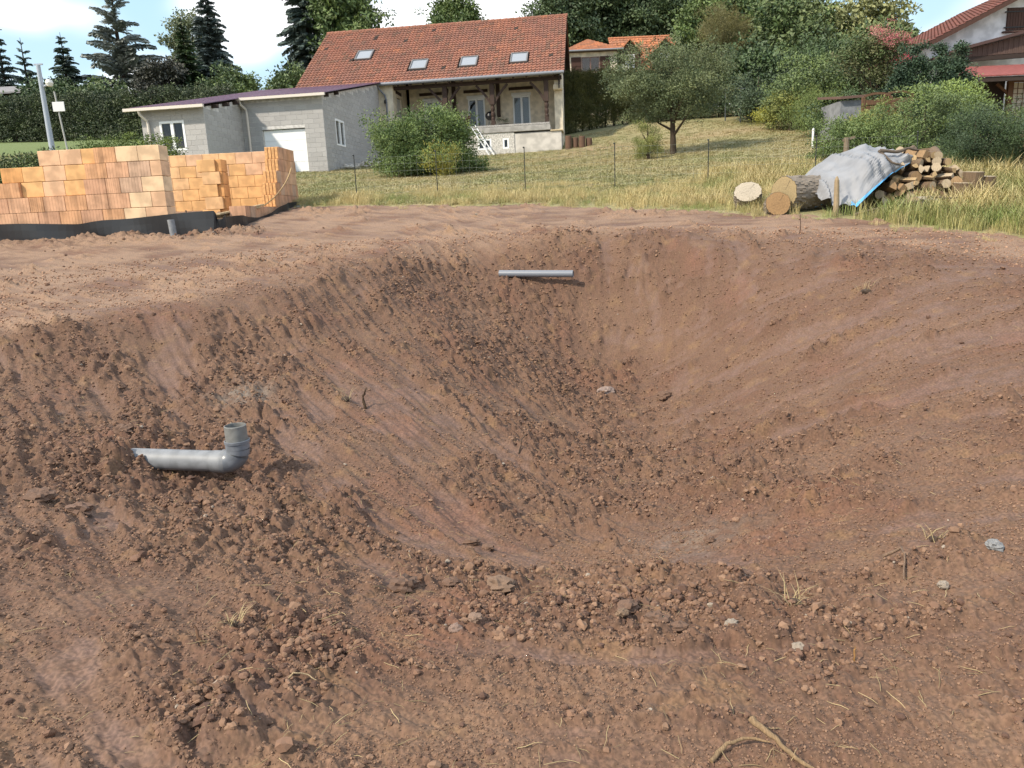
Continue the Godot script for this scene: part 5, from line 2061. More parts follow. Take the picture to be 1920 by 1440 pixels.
func trees():
	var blue_a := Color(0.075, 0.105, 0.090)
	var blue_b := Color(0.125, 0.165, 0.145)
	var dark_a := Color(0.042, 0.068, 0.036)
	var dark_b := Color(0.060, 0.092, 0.042)
	var mid_a := Color(0.052, 0.092, 0.024)
	var mid_b := Color(0.145, 0.200, 0.058)
	var yel_a := Color(0.120, 0.150, 0.035)
	var yel_b := Color(0.240, 0.250, 0.065)
	conifer("blue_spruce", "blue grey spruce at the far left edge above the grey roofed building", -46.5, 75, 21.9, 2.3, blue_a, blue_b, 18, 8)
	conifer("blue_spruce", "smaller blue grey conifer just left of the street light top", -42.6, 72, 19.4, 2.2, blue_a, blue_b, 15, 7, 0.1, 0.2)
	conifer("spruce", "compact dark spruce standing right of the street light", -37.9, 70, 19.2, 2.3, dark_a, blue_b, 20, 10)
	conifer("cedar", "tall airy grey cedar rising alone into the white cloud", -33.9, 72, 24.6, 4.3, Color(0.20, 0.225, 0.205), Color(0.31, 0.33, 0.31), 17, 7, 0.16, 0.25, "conifers behind the garage", 0.75)
	conifer("spruce", "tall pointed dark spruce behind the purple garage roof", -22.1, 62, 20.6, 2.7, Color(0.07, 0.10, 0.095), Color(0.135, 0.17, 0.16), 26, 10)
	conifer("fir", "green fir directly in front of the tall pointed dark spruce", -23.0, 59, 17.3, 1.9, dark_a, mid_a, 22, 10)
	conifer("spruce", "very tall dark spruce left of the farmhouse roof, cut by the top of the picture", -16.0, 68, 26.5, 3.2, Color(0.065, 0.095, 0.082), Color(0.125, 0.16, 0.14), 30, 11, -0.25)
	conifer("spruce", "small dark spruce tip beside the roof of the white gabled house", 33.4, 66, 18.2, 1.3, dark_a, blue_a, 16, 8)
	leafy("birch_tree", "thin pale leaved tree left of the tall pointed spruce", "tree", -27.6, 72, 21.2, 2.2, Color(0.12, 0.15, 0.07), Color(0.20, 0.22, 0.12), "", "broad", 0.55, 0.45)
	leafy("weeping_tree", "drooping dark brownish tree in front of the hedge left of the garage roof", "tree", -24.2, 57, 14.3, 1.6, Color(0.035, 0.038, 0.030), Color(0.070, 0.070, 0.055), "", "willow", 0.2, 0.9)
	leafy("deciduous_tree", "round green tree rising behind the left end of the farmhouse roof", "tree", -12.6, 68, 22.8, 4.0, mid_a, mid_b, "broad trees behind the farmhouse", "broad", 0.2, 0.9)
	leafy("deciduous_tree", "small tree top showing above the middle of the farmhouse ridge", "tree", -3.9, 78, 24.4, 3.0, mid_a, mid_b, "broad trees behind the farmhouse", "broad", 0.5, 0.6)
	leafy("bushy_tree", "low bushy tree between purple garage roof and dark spruce", "tree", -19.6, 58, 13.2, 2.0, dark_b, mid_b, "", "broad", 0.25)
	leafy("bushy_tree", "dark bushy tree touching the left corner of the farmhouse roof", "tree", -15.6, 60, 13.4, 2.3, dark_b, mid_b, "", "broad", 0.25)
	leafy("bushy_tree", "green bushy tree behind the hedge below the airy cedar", "tree", -30.8, 63, 13.6, 2.8, dark_b, mid_b, "", "broad", 0.3)
	leafy("bushy_tree", "broad dark bush tree below the compact spruce", "tree", -36.6, 64, 14.0, 3.0, dark_b, mid_a, "", "broad", 0.3)
	leafy("bushy_tree", "dark green bush tree under the grey roofed building at the left edge", "tree", -41.8, 63, 12.3, 2.3, dark_b, mid_b, "", "broad", 0.3)
	for q in [[6.8, 98, 29.5, 4.2, "oak at the right end of the farmhouse ridge, leftmost of the oak row"], [12.2, 100, 33.5, 5.6, "tall oak above the hipped roof of the distant house"], [17.6, 101, 33.0, 5.6, "tall oak above the left dormer of the distant house"], [22.6, 100, 31.5, 4.8, "oak at the right end of the distant orange roof, rightmost of the oak row"]]:
		leafy("oak_tree", q[4], "tree", q[0], q[1], q[2], q[3], Color(0.028, 0.052, 0.022), Color(0.085, 0.125, 0.045), "oaks behind the distant house", "broad", 0.26, 1.0, 0.1)
	# wooded garden edge at the right
	var wood := [
		["tall light green tree right of the distant house", 15.6, 60, 18.0, 2.6, mid_a, mid_b, "broad"],
		["tall dark tree cut by the top of the picture above the apple tree", 18.2, 63, 20.4, 3.0, dark_b, mid_b, "broad"],
		["large tree cut by the top of the picture left of the pale willow", 21.0, 61, 19.6, 3.3, mid_a, mid_b, "broad"],
		["olive brown cypress behind the right side of the apple tree", 14.2, 50, 13.9, 2.1, Color(0.085, 0.085, 0.025), Color(0.15, 0.135, 0.045), "feather"],
		["broad feathery acacia in the middle of the wooded garden edge", 18.0, 50, 14.4, 3.4, mid_a, Color(0.15, 0.19, 0.075), "willow"],
		["dark rounded shrub tree under the feathery acacia", 15.3, 46, 11.0, 2.5, dark_b, mid_a, "broad"],
		["dark tree left of the pale willow on the skyline", 25.4, 63, 17.4, 2.8, dark_b, mid_b, "broad"],
		["pale yellowish willow on the skyline left of the white gabled house", 28.6, 61, 18.0, 3.6, Color(0.16, 0.18, 0.07), Color(0.30, 0.31, 0.14), "willow"],
		["dense green shrub tree below the pale willow", 24.4, 52, 13.0, 3.0, dark_b, mid_b, "broad"],
		["tall dark laurel behind the red flowering tree", 17.0, 40, 10.0, 2.4, dark_b, mid_a, "broad"],
		["green laurel left of the red flowering tree", 14.6, 37, 8.6, 2.1, dark_b, mid_b, "broad"],
		["dark laurel below the feathery acacia beside the washing line", 13.9, 42, 9.0, 2.0, dark_a, dark_b, "broad"],
		["bright green shrub at the far end of the garden edge right of the washing line", 13.4, 36, 6.9, 1.3, mid_a, yel_b, "broad"],
		["light green bush standing over the dry grass bank", 12.6, 31, 6.0, 1.3, mid_b, yel_a, "feather"],
		["dark bush between the light green bush and the grey shed", 12.4, 28.5, 5.5, 1.2, dark_b, mid_a, "broad"],
		["small yellow bush at the foot of the wooded garden edge", 12.9, 37.5, 6.3, 0.7, yel_a, Color(0.42, 0.40, 0.06), "feather"],
	]
	for q in wood:
		leafy("garden_tree" if q[4] > 1.9 else "garden_shrub", q[0], "tree" if q[4] > 1.9 else "shrub", q[1], q[2], q[3], q[4], q[5], q[6], "wooded garden edge on the right", q[7], 0.22, 0.85, 0.08)
	# flowering tree and clipped yews in front of the white house
	var my := leafy("crape_myrtle", "small tree covered in red and pink flowers beside the white gabled house", "tree", 15.1, 31.5, 8.5, 1.5, mid_a, Color(0.12, 0.12, 0.05), "", "broad", 0.3, 0.7, 0.1)
	var h0: float = 8.5 - my.position.y
	leaves(my, "flowers", [[Vector3(-0.35, h0 - 0.75, 1.0), Vector3(0.8, 0.35, 0.5)], [Vector3(0.45, h0 - 0.85, 1.0), Vector3(0.45, 0.35, 0.5)], [Vector3(-0.5, h0 - 1.4, 1.2), Vector3(0.5, 0.25, 0.3)]], 66, 0.28, Color(0.42, 0.10, 0.11), Color(0.60, 0.23, 0.24), 0.1, "fine")
	leaves(my, "flowers", [[Vector3(0.35, h0 - 1.85, 1.5), Vector3(0.24, 0.2, 0.2)], [Vector3(0.5, h0 - 1.5, 1.5), Vector3(0.12, 0.16, 0.12)]], 26, 0.26, Color(0.60, 0.03, 0.10), Color(0.70, 0.08, 0.16), -1.0, "fine")
	var i := 0
	for q in [[14.25, 7.05, 0.62, "leftmost of the dark green columnar yews before the white gable"], [14.95, 7.5, 0.72, "second dark green columnar yew from the left before the white gable"], [15.75, 7.6, 0.75, "third dark green columnar yew from the left before the white gable"], [16.5, 7.35, 0.72, "rightmost of the dark green columnar yews before the white gable"]]:
		var yt := thing("columnar_yew", q[3], "tree", base_of(q[0], 28.0 + 0.3 * (i % 2)), "columnar yews")
		var yh: float = q[1] - yt.position.y
		var yl := []
		for k in 9:
			var f := k / 8.0
			yl.append([Vector3(rng.randf_range(-0.08, 0.08), yh * (0.1 + 0.84 * f), 0), Vector3(q[2] * 0.8 * (1.0 - 0.75 * f * f), yh * 0.07, q[2] * 0.8 * (1.0 - 0.75 * f * f))])
		trunk(yt, yh * 0.8, 0.08, [])
		leaves(yt, "crown", yl, 700, 0.22, Color(0.020, 0.046, 0.024), Color(0.052, 0.094, 0.044), -1.0, "far")
		i += 1
	# shrubs of the neighbour's border, nearest last
	var border := [
		["vine with large bright leaves climbing in front of the yews", 14.0, 24, 5.45, 1.15, mid_b, Color(0.19, 0.26, 0.06), "broad", 0.40],
		["yellow green bush in front of the brown lattice panels", 10.8, 22, 4.25, 0.95, yel_a, yel_b, "broad", 0.3],
		["green bush left of the yellow green bush, below the grey shed", 9.7, 22.5, 4.1, 0.9, mid_a, mid_b, "broad", 0.28],
		["dense green bush right behind the tarpaulin heap", 9.3, 19, 3.95, 1.0, mid_a, mid_b, "broad", 0.25],
		["dark shrub behind the firewood, beside the yellow green bush", 10.6, 19.5, 4.3, 1.1, dark_b, mid_b, "broad", 0.28],
		["mixed green shrub below the climbing vine", 11.9, 20, 4.2, 1.05, dark_b, mid_b, "broad", 0.28],
		["low dark glossy shrub right above the firewood pile", 10.2, 16.6, 3.45, 0.95, dark_a, mid_a, "fine", 0.24],
		["low dark shrub right of the firewood pile", 11.0, 16.2, 3.3, 0.8, dark_a, mid_a, "fine", 0.24],
		["brownish withered shrub in the tall grass at the right", 10.6, 14.6, 3.0, 0.55, Color(0.07, 0.05, 0.035), Color(0.14, 0.11, 0.06), "willow", 0.24],
		["green shrub below the lattice door of the white house", 14.2, 20.5, 4.0, 1.0, mid_a, yel_a, "broad", 0.28],
		["dark leafy shrub at the right edge of the picture", 13.4, 18.4, 4.9, 0.7, dark_b, mid_a, "broad", 0.26],
	]
	for q in border:
		leafy("border_shrub", q[0], "shrub", q[1], q[2], q[3], q[4], q[5], q[6], "shrubs of the neighbouring border", q[7], 0.18, 0.95, 0.0, q[8])
	# fruit tree, its young neighbour, the big bush before the house
	leafy("apple_tree", "spreading apple tree with dark trunk standing alone on the dry lawn", "tree", 6.75, 30.4, 7.75, 2.35, Color(0.050, 0.078, 0.030), Color(0.150, 0.175, 0.075), "", "broad", 0.30, 0.95, 0.30, 0.36)
	leafy("young_shrub", "sparse yellow green sapling bush left of the apple tree trunk", "shrub", 5.5, 29.0, 5.15, 0.62, yel_a, yel_b, "", "fine", 0.35, 0.5, 0.0, 0.26)
	leafy("garden_bush", "large dense green bush on the lawn before the farmhouse terrace", "bush", -2.8, 29.4, 5.8, 2.15, Color(0.045, 0.085, 0.020), Color(0.165, 0.225, 0.060), "", "broad", -0.1, 2.6, 0.0, 0.40)
	var go := thing("goldenrod_clump", "upright yellow green goldenrod stems in front of the large dense bush", "plant", base_of(-2.25, 27.6))
	leaves(go, "leafy_stems", [[Vector3(0, 0.6, 0), Vector3(0.55, 0.62, 0.3)]], 60, 0.5, Color(0.20, 0.20, 0.05), Color(0.40, 0.36, 0.07), -0.4, "feather")
	# hedges
	hedge("clipped_hedge", "long tall dark hedge across the left behind the green field", [Vector2(-52, 60), Vector2(-44, 60.5), Vector2(-38, 60), Vector2(-32, 58.5), Vector2(-25, 56), Vector2(-18, 53)], [12.4, 12.2, 12.0, 11.9, 11.5, 11.0], 2.2, 3600, 0.75, Color(0.030, 0.046, 0.024), Color(0.080, 0.105, 0.040), "broad")
	hedge("thuja_hedge", "high olive green thuja hedge between farmhouse gable and apple tree", [Vector2(3.6, 49), Vector2(6.0, 49.3), Vector2(9.0, 50), Vector2(13.5, 50)], [10.2, 10.25, 10.2, 9.9], 1.8, 3400, 0.62, Color(0.040, 0.055, 0.016), Color(0.150, 0.140, 0.035), "feather")
	hedge("laurel_hedge", "dark laurel hedge closing the top of the lawn behind the washing line posts", [Vector2(8.8, 47.5), Vector2(11.5, 47), Vector2(14.0, 46), Vector2(16.5, 43)], [8.9, 9.3, 9.4, 9.2], 1.8, 1500, 0.6, Color(0.025, 0.042, 0.020), Color(0.075, 0.105, 0.040), "broad")
	hedge("garden_hedge", "dark hedge behind the clay block wall at the left edge", [Vector2(-16.0, 20.5), Vector2(-13.4, 20.2), Vector2(-11.2, 20.0), Vector2(-10.4, 20.0)], [3.55, 3.65, 3.75, 3.3], 1.2, 900, 0.34, Color(0.028, 0.045, 0.016), Color(0.10, 0.14, 0.035), "broad")
	hedge("low_hedge", "low bright green hedge top behind the highest clay blocks", [Vector2(-12.6, 23.5), Vector2(-11.0, 23.5), Vector2(-9.6, 23.3)], [4.42, 4.5, 4.3], 0.9, 420, 0.32, Color(0.06, 0.10, 0.02), Color(0.16, 0.21, 0.04), "broad")

func garden_things():
	var steel := mat("galvanised steel", lin(0.34, 0.38, 0.44), 0.45)
	var lt := thing("street_light", "pale grey metal street light pole with round lamp at the left", "street light", base_of(-13.8, 24.0))
	var b := B.new()
	var g := lt.position.y
	var h := 6.75 - g
	b.tube([Vector3(0, -0.1, 0), Vector3(0, h, 0)], [0.095, 0.06], 12)
	put("pole", b.mesh(), steel, lt)
	b = B.new()
	b.tube([Vector3(0.05, h - 0.62, 0), Vector3(0.22, h - 0.55, 0.02)], [0.03, 0.03], 6)
	put("bracket", b.mesh(), steel, lt)
	b = B.new()
	b.lathe([[0.0, -0.11], [0.075, -0.09], [0.11, 0.0], [0.085, 0.08], [0.0, 0.11]], 14, Vector3(0.26, h - 0.52, 0.02))
	put("lamp", b.mesh(), mat("milky lamp", lin(0.72, 0.70, 0.66), 0.35), lt)
	b = B.new()
	b.beam(Vector3(-0.12, h + 0.02, 0), Vector3(0.14, h + 0.02, 0), 0.05, 0.04)
	put("cap_bar", b.mesh(), steel, lt)
	var sg := thing("plot_sign", "blank white rectangular board on a thin post beside the street light", "sign", base_of(-14.45, 26.0))
	g = sg.position.y
	b = B.new()
	b.tube([Vector3(0.1, -0.2, 0), Vector3(-0.12, 6.35 - g, 0)], [0.03, 0.025], 8)
	put("post", b.mesh(), mat("weathered stake", lin(0.38, 0.38, 0.36), 0.8), sg)
	b = B.new()
	b.soft_box(Vector3(-0.22, 5.72 - g, 0.035), Vector3(0.16, 6.02 - g, 0.06), 0.006)
	put("board", b.mesh(), mat("white board", lin(0.66, 0.67, 0.68), 0.5), sg)
	# fence of thin stakes and wire
	var stakes := [[-4.9, 17.9], [-3.42, 17.9], [-1.52, 17.75], [0.50, 17.4], [2.55, 17.5], [4.62, 17.3], [6.75, 16.6], [8.6, 16.0]]
	var fe := thing("wire_fence", "low wire mesh fence on thin dark stakes along the unmown grass", "fence", base_of(1.0, 17.5))
	var tops := []
	for s in stakes:
		var p := base_of(s[0], s[1])
		b = B.new()
		b.tube([Vector3(0, -0.2, 0), Vector3(0.01, 0.98, 0)], [0.012, 0.011], 6)
		b.lathe([[0.02, 0.96], [0.024, 0.975], [0.018, 0.99], [0.0, 0.995]], 6)
		var o := put("stake", b.mesh(), mat("dark green steel", lin(0.018, 0.022, 0.02), 0.5), fe)
		o.position = p - fe.position
		tops.append(p - fe.position)
	for k in stakes.size() - 1:
		b = B.new()
		for j in 6:
			b.tube([tops[k] + Vector3(0, 0.1 + j * 0.16, 0), tops[k + 1] + Vector3(0, 0.1 + j * 0.16, 0)], [0.0015, 0.0015], 4, false)
		var n := 13
		for j in range(1, n):
			var q: Vector3 = tops[k].lerp(tops[k + 1], j / float(n))
			b.tube([q + Vector3(0, 0.1, 0), q + Vector3(0, 0.9, 0)], [0.0012, 0.0012], 4, false)
		put("wire_mesh", b.mesh(), mat("fence wire", lin(0.22, 0.24, 0.22), 0.5), fe)
	# washing line posts, white marker, old stake, shed and lattice panels
	for q in [[12.93, 42.0, "front T shaped washing line post beside the dark laurel"], [12.55, 43.5, "rear T shaped washing line post beside the dark laurel"]]:
		var w := thing("washing_line_post", q[2], "post", base_of(q[0], q[1]), "washing line posts")
		b = B.new()
		b.tube([Vector3(0, -0.2, 0), Vector3(0, 1.75, 0)], [0.035, 0.035], 8)
		put("pole", b.mesh(), mat("dark grey post", lin(0.06, 0.07, 0.075), 0.5), w)
		b = B.new()
		b.beam(Vector3(-0.35, 1.75, 0), Vector3(0.35, 1.75, 0), 0.05, 0.05)
		put("crossbar", b.mesh(), mat("dark grey post", Color.BLACK), w)
	b = B.new()
	b.tube([Vector3(0, -0.2, 0), Vector3(0, 0.62, 0)], [0.04, 0.04], 8)
	b.lathe([[0.04, 0.62], [0.03, 0.65], [0.0, 0.66]], 8)
	var mk := put("marker_post", b.mesh(), mat("white marker", lin(0.72, 0.72, 0.72), 0.6))
	mk.position = base_of(10.7, 26.6)
	tag(mk, "short white marker post at the edge of the shrubs behind the wood pile", "post")
	b = B.new()
	b.tube([Vector3(0, -0.2, 0), Vector3(0.02, 0.5, 0), Vector3(0.0, 0.92, 0.01)], [0.07, 0.065, 0.055], 8)
	b.beam(Vector3(-0.07, 0.86, 0.0), Vector3(0.18, 0.92, 0.0), 0.05, 0.05)
	var st := put("old_fence_post", b.mesh(), mat("grey old wood", lin(0.30, 0.25, 0.19), 0.9, wood_tex, 3.0))
	st.position = base_of(7.35, 16.5)
	tag(st, "weathered wooden post standing behind the left of the tarpaulin heap", "post")
	var sh := thing("garden_shed", "grey shed wall half covered by plants left of the brown lattice panels", "shed", base_of(11.95, 26.6))
	b = B.new()
	b.box(Vector3(-0.35, -0.2, -1.6), Vector3(0.40, 1.45, 0.0))
	put("wall", b.mesh(), mat("grey render", lin(0.22, 0.23, 0.25), 0.9, grain_tex, 1.0), sh)
	b = B.new()
	b.hexa([Vector3(-0.42, 1.48, 0.15), Vector3(0.5, 1.52, 0.15), Vector3(0.5, 1.75, -1.8), Vector3(-0.42, 1.75, -1.8)], [Vector3(-0.42, 1.56, 0.15), Vector3(0.5, 1.60, 0.15), Vector3(0.5, 1.83, -1.8), Vector3(-0.42, 1.83, -1.8)])
	put("roof", b.mesh(), mat("brown shed roof", lin(0.17, 0.10, 0.08), 0.9, speck_tex, 2.0), sh)
	for q in [[12.35, 25.6, "left brown arched lattice fence panel beside the grey shed"], [13.35, 26.2, "right brown arched lattice fence panel left of the yews"]]:
		var p := thing("lattice_panel", q[2], "fence panel", base_of(q[0], q[1]), "lattice fence panels")
		var wd := mat("brown panel wood", lin(0.19, 0.105, 0.06), 0.85, wood_tex, 2.0)
		for k in 8:
			b = B.new()
			b.beam(Vector3(-0.42, 0.12 + k * 0.18, 0.02 * (k % 2)), Vector3(0.42, 0.12 + k * 0.18, 0.02 * (k % 2)), 0.02, 0.15)
			put("slat", b.mesh(), wd, p)
		for s in [-0.45, 0.45]:
			b = B.new()
			b.soft_box(Vector3(s - 0.045, -0.1, -0.045), Vector3(s + 0.045, 1.55, 0.045), 0.008)
			put("stile", b.mesh(), wd, p)
		b = B.new()
		for k in 8:
			var a0 := PI * k / 8
			var a1 := PI * (k + 1) / 8
			b.beam(Vector3(-0.45 * cos(a0), 1.50 + 0.15 * sin(a0), 0), Vector3(-0.45 * cos(a1), 1.50 + 0.15 * sin(a1), 0), 0.06, 0.07)
		put("arch", b.mesh(), wd, p)

# ---------------------------------------------------------------- firewood, tarpaulin and trunks
func log_mesh(r: float, l: float, sides: int, bark: Material, cut: Material, seed_: int, wedge := false) -> ArrayMesh:
	# lying along z with two cut ends; wedge: a split quarter
	var q := RandomNumberGenerator.new()
	q.seed = seed_
	var prof := []
	for i in sides:
		var a := TAU * i / sides
		var rr := r * q.randf_range(0.9, 1.08)
		if wedge:
			a = lerpf(-0.2, 1.5, i / float(sides - 1))
			prof.append(Vector2(cos(a), sin(a)) * r * 1.35 * q.randf_range(0.94, 1.03) - Vector2(0.6, 0.6) * r)
		else:
			prof.append(Vector2(cos(a), sin(a)) * rr)
	if wedge:
		prof.append(Vector2(-0.6, -0.6) * r)
	var m := ArrayMesh.new()
	var b := B.new()
	var split := B.new()
	var n := prof.size()
	for i in n:
		var j := (i + 1) % n
		var e: B = split if wedge and i >= n - 2 else b
		e.quad(Vector3(prof[i].x, prof[i].y, l / 2), Vector3(prof[i].x * 1.02, prof[i].y * 1.02, -l / 2), Vector3(prof[j].x * 1.02, prof[j].y * 1.02, -l / 2), Vector3(prof[j].x, prof[j].y, l / 2))
	for s in [0.5, -0.5]:
		for i in range(1, n - 1):
			var z: float = l * s
			if s > 0:
				split.tri(Vector3(prof[0].x, prof[0].y, z), Vector3(prof[i].x, prof[i].y, z), Vector3(prof[i + 1].x, prof[i + 1].y, z))
			else:
				split.tri(Vector3(prof[0].x, prof[0].y, z), Vector3(prof[i + 1].x, prof[i + 1].y, z), Vector3(prof[i].x, prof[i].y, z))
	b.add_to(m)
	split.add_to(m)
	m.surface_set_material(0, bark)
	m.surface_set_material(1, cut)
	return m

func firewood():
	var bark := mat("firewood bark", lin(0.24, 0.175, 0.12), 0.95, wood_tex, 4.0)
	var cuts := [mat("fresh cut wood", lin(0.60, 0.45, 0.26), 0.85, wood_tex, 5.0), mat("bleached cut wood", lin(0.68, 0.58, 0.44), 0.85, wood_tex, 5.0), mat("brown cut wood", lin(0.44, 0.30, 0.17), 0.85, wood_tex, 5.0)]
	var kinds := []
	for k in 9:
		kinds.append(log_mesh([0.055, 0.07, 0.088][k % 3], 0.38, 11, bark, cuts[k % 3], 500 + k, k >= 3))
	# a heaped stack: rows of ends towards the basin, lower at the right
	var rows := [[5.85, 7.4, 0], [5.95, 7.38, 1], [6.05, 7.32, 2], [6.2, 7.24, 3], [6.32, 7.14, 4], [6.45, 7.02, 5], [6.6, 6.9, 6]]
	for q in rows:
		var x: float = q[0]
		while x < q[1]:
			var r := rng.randf_range(0.105, 0.165)
			for layer in 2:
				var o := put("firewood_log", kinds[rng.randi() % kinds.size()], null)
				var d: float = 11.95 + 0.05 * q[2] + layer * 0.42 + rng.randf_range(-0.06, 0.06)
				var y: float = land(x, d) + 0.07 + q[2] * 0.12 + rng.randf_range(-0.02, 0.02)
				o.transform = Transform3D(Basis.from_euler(Vector3(rng.randf_range(-0.28, 0.28), rng.randf_range(-0.8, 0.8), rng.randf() * TAU)), Vector3(x + rng.randf_range(-0.02, 0.02), y, -d))
				tag(o, "cut or split log stacked in the firewood pile beside the grey tarpaulin", "log", "firewood logs in the pile")
			x += r
	for q in [[7.30, 11.9, 0.5, 0.14], [7.52, 11.95, 0.42, 0.15], [7.05, 11.75, 0.36, 0.13]]:
		var m := log_mesh(q[3], q[2], 12, bark, cuts[1], 540 + int(q[2] * 100))
		var o := put("chopping_round", m, null)
		o.transform = Transform3D(Basis.from_euler(Vector3(PI / 2 + 0.1, 0.3, 0.1)), Vector3(q[0], land(q[0], q[1]) + q[2] * 0.5, -q[1]))
		tag(o, "round of wood standing on end at the right foot of the firewood pile", "log", "rounds standing by the firewood")
	for q in [[6.45, 11.3, 0.4], [6.1, 11.35, 2.0], [7.75, 11.8, 1.2], [6.75, 11.4, 0.9]]:
		var o := put("split_log", kinds[5 + int(q[2] * 3) % 4], null)
		o.transform = Transform3D(Basis.from_euler(Vector3(0.1, q[2], 0.3)), Vector3(q[0], land(q[0], q[1]) + 0.06, -q[1]))
		tag(o, "split log dropped in the grass in front of the firewood pile", "log", "split logs in the grass")
	# heap under the tarpaulin
	var ridge := [Vector3(4.99, 1.97, -12.90), Vector3(5.26, 2.24, -12.90), Vector3(5.57, 2.41, -12.90), Vector3(6.00, 2.54, -12.80), Vector3(6.26, 2.46, -12.60), Vector3(6.45, 2.34, -12.45), Vector3(6.52, 2.24, -12.30)]
	var hem := [Vector3(4.89, 1.80, -12.50), Vector3(4.91, 1.70, -12.00), Vector3(5.04, 1.60, -11.60), Vector3(5.25, 1.56, -11.30), Vector3(5.59, 1.80, -11.5), Vector3(5.99, 2.03, -11.80), Vector3(6.39, 2.18, -12.05)]
	var at := base_of(5.6, 12.4)
	var t := thing("tarpaulin", "crumpled pale grey tarpaulin with blue hem draped over the heap of firewood", "tarpaulin", at)
	var nu := 60
	var nv := 26
	var grid := []
	for j in nv + 1:
		var row := []
		for i in nu + 1:
			var f := i / float(nu) * 6.0
			var k := mini(int(f), 5)
			var a: Vector3 = ridge[k].lerp(ridge[k + 1], f - k)
			var c: Vector3 = hem[k].lerp(hem[k + 1], f - k)
			var v := j / float(nv)
			var p: Vector3
			if v < 0.3:
				# far side falls to the ground behind
				var w := 1.0 - v / 0.3
				p = a + Vector3(0.0, -(a.y - land(a.x, 13.7)) * w * w, -0.85 * w)
			else:
				var w := (v - 0.3) / 0.7
				p = a.lerp(c, w)
				var sag := sin(w * PI)
				p += Vector3(-0.02, 0.11, 0.13) * sag * sin(i / float(nu) * PI)
			var n1 := n_lo.get_noise_2d(i * 0.06 + v * 2.6, v * 3.2 - i * 0.04)
			var n2 := absf(n_lo.get_noise_2d((i / float(nu) * 5.0 - v * 2.6) * 2.2, v * 1.1)) - 0.15
			p += Vector3(0.2, 0.6, 0.8) * (n1 * 0.10 + n2 * 0.17) * smoothstep(0.0, 0.1, 1.0 - absf(i / float(nu) - 0.5) * 2.0 + 0.06)
			row.append(p - at)
		grid.append(row)
	var b := B.new()
	var hb := B.new()
	var nrm := []
	for j in nv + 1:
		var rown := []
		for i in nu + 1:
			var e: Vector3 = grid[j][mini(i + 1, nu)] - grid[j][maxi(i - 1, 0)]
			var f: Vector3 = grid[mini(j + 1, nv)][i] - grid[maxi(j - 1, 0)][i]
			rown.append(f.cross(e).normalized())
		nrm.append(rown)
	for j in nv:
		for i in nu:
			var e: B = hb if j >= nv - 1 and i > 26 else b
			e.smooth_tri([grid[j + 1][i], grid[j + 1][i + 1], grid[j][i + 1]], [nrm[j + 1][i], nrm[j + 1][i + 1], nrm[j][i + 1]])
			e.smooth_tri([grid[j + 1][i], grid[j][i + 1], grid[j][i]], [nrm[j + 1][i], nrm[j][i + 1], nrm[j][i]])
	put("sheet", b.mesh(), mat("grey woven tarpaulin", lin(0.26, 0.265, 0.28), 0.55, grain_tex, 0.7), t)
	put("blue_hem", hb.mesh(), mat("blue hem", lin(0.10, 0.36, 0.66), 0.6), t)
	b = B.new()
	for k in 7:
		var a := k * 0.9
		b.tri(Vector3(-0.62 + 0.02 * k, 0.22, 0.02 * k), Vector3(-0.60 + 0.05 * sin(a), 0.02, 0.12 + 0.05 * cos(a)), Vector3(-0.52 + 0.04 * sin(a * 2), 0.06, 0.16))
	put("blue_corner", b.mesh(), mat("blue hem", Color.BLUE), t)
	# branches thrown on top
	stick("bare_branch", "bare grey branch lying across the top of the tarpaulin", [Vector3(5.92, 2.40, -12.1), Vector3(6.16, 2.36, -12.08), Vector3(6.41, 2.42, -12.15), Vector3(6.68, 2.36, -12.2)], 0.032, Color(0.17, 0.14, 0.115))
	stick("bare_branch", "forked bare branch hanging down the front of the tarpaulin", [Vector3(5.92, 2.39, -12.12), Vector3(6.05, 2.20, -11.92), Vector3(6.20, 2.14, -11.85)], 0.022, Color(0.17, 0.14, 0.115))
	stick("fallen_branch", "dark gnarled branch lying along the edge of the grass at the right", [Vector3(5.55, 1.30, -10.75), Vector3(5.80, 1.34, -10.55), Vector3(6.05, 1.36, -10.5), Vector3(6.28, 1.27, -10.3), Vector3(6.36, 1.20, -10.2)], 0.036, Color(0.10, 0.075, 0.06))
	for k in 6:
		var x := 5.45 + 0.14 * k
		var d := 11.15 - 0.09 * (k % 3)
		var y := land(x, d)
		stick("brushwood", "dead stick in the tangle of brushwood before the firewood pile", [Vector3(x - 0.25, y + 0.04, -d - 0.1), Vector3(x, y + 0.12 + 0.03 * k, -d), Vector3(x + 0.22, y + 0.1 + 0.07 * (k % 3), -d + 0.12), Vector3(x + 0.4, y + 0.2 + 0.05 * (k % 2), -d + 0.05)], 0.022, Color(0.19, 0.155, 0.12), "brushwood sticks")
	# thick trunks in the grass
	var wl := thing("trunk_round", "thick log with white cut face lying at the left of the wood pile", "log", base_of(4.08, 12.75))
	trunk_piece(wl, 0.22, 0.34, Basis.from_euler(Vector3(-0.75, -0.35, 0)), Vector3(0, 0.17, 0), Color(0.50, 0.43, 0.33), 700)
	var bl := thing("big_trunk", "large furrowed trunk section lying in the grass before the tarpaulin", "log", base_of(4.9, 12.35))
	trunk_piece(bl, 0.27, 1.0, Basis.from_euler(Vector3(0, -1.12, 0)), Vector3(0, 0.26, 0), Color(0.42, 0.32, 0.17), 701)
	var ol := thing("halved_trunk", "orange faced half log propped against the large furrowed trunk", "log", base_of(4.3, 12.0))
	trunk_piece(ol, 0.19, 0.2, Basis.from_euler(Vector3(-0.35, -0.15, 0)), Vector3(0, 0.12, 0), Color(0.36, 0.215, 0.095), 702)
	var pl := thing("peeled_log", "short pale peeled log lying in the long grass before the firewood", "log", base_of(6.08, 11.05))
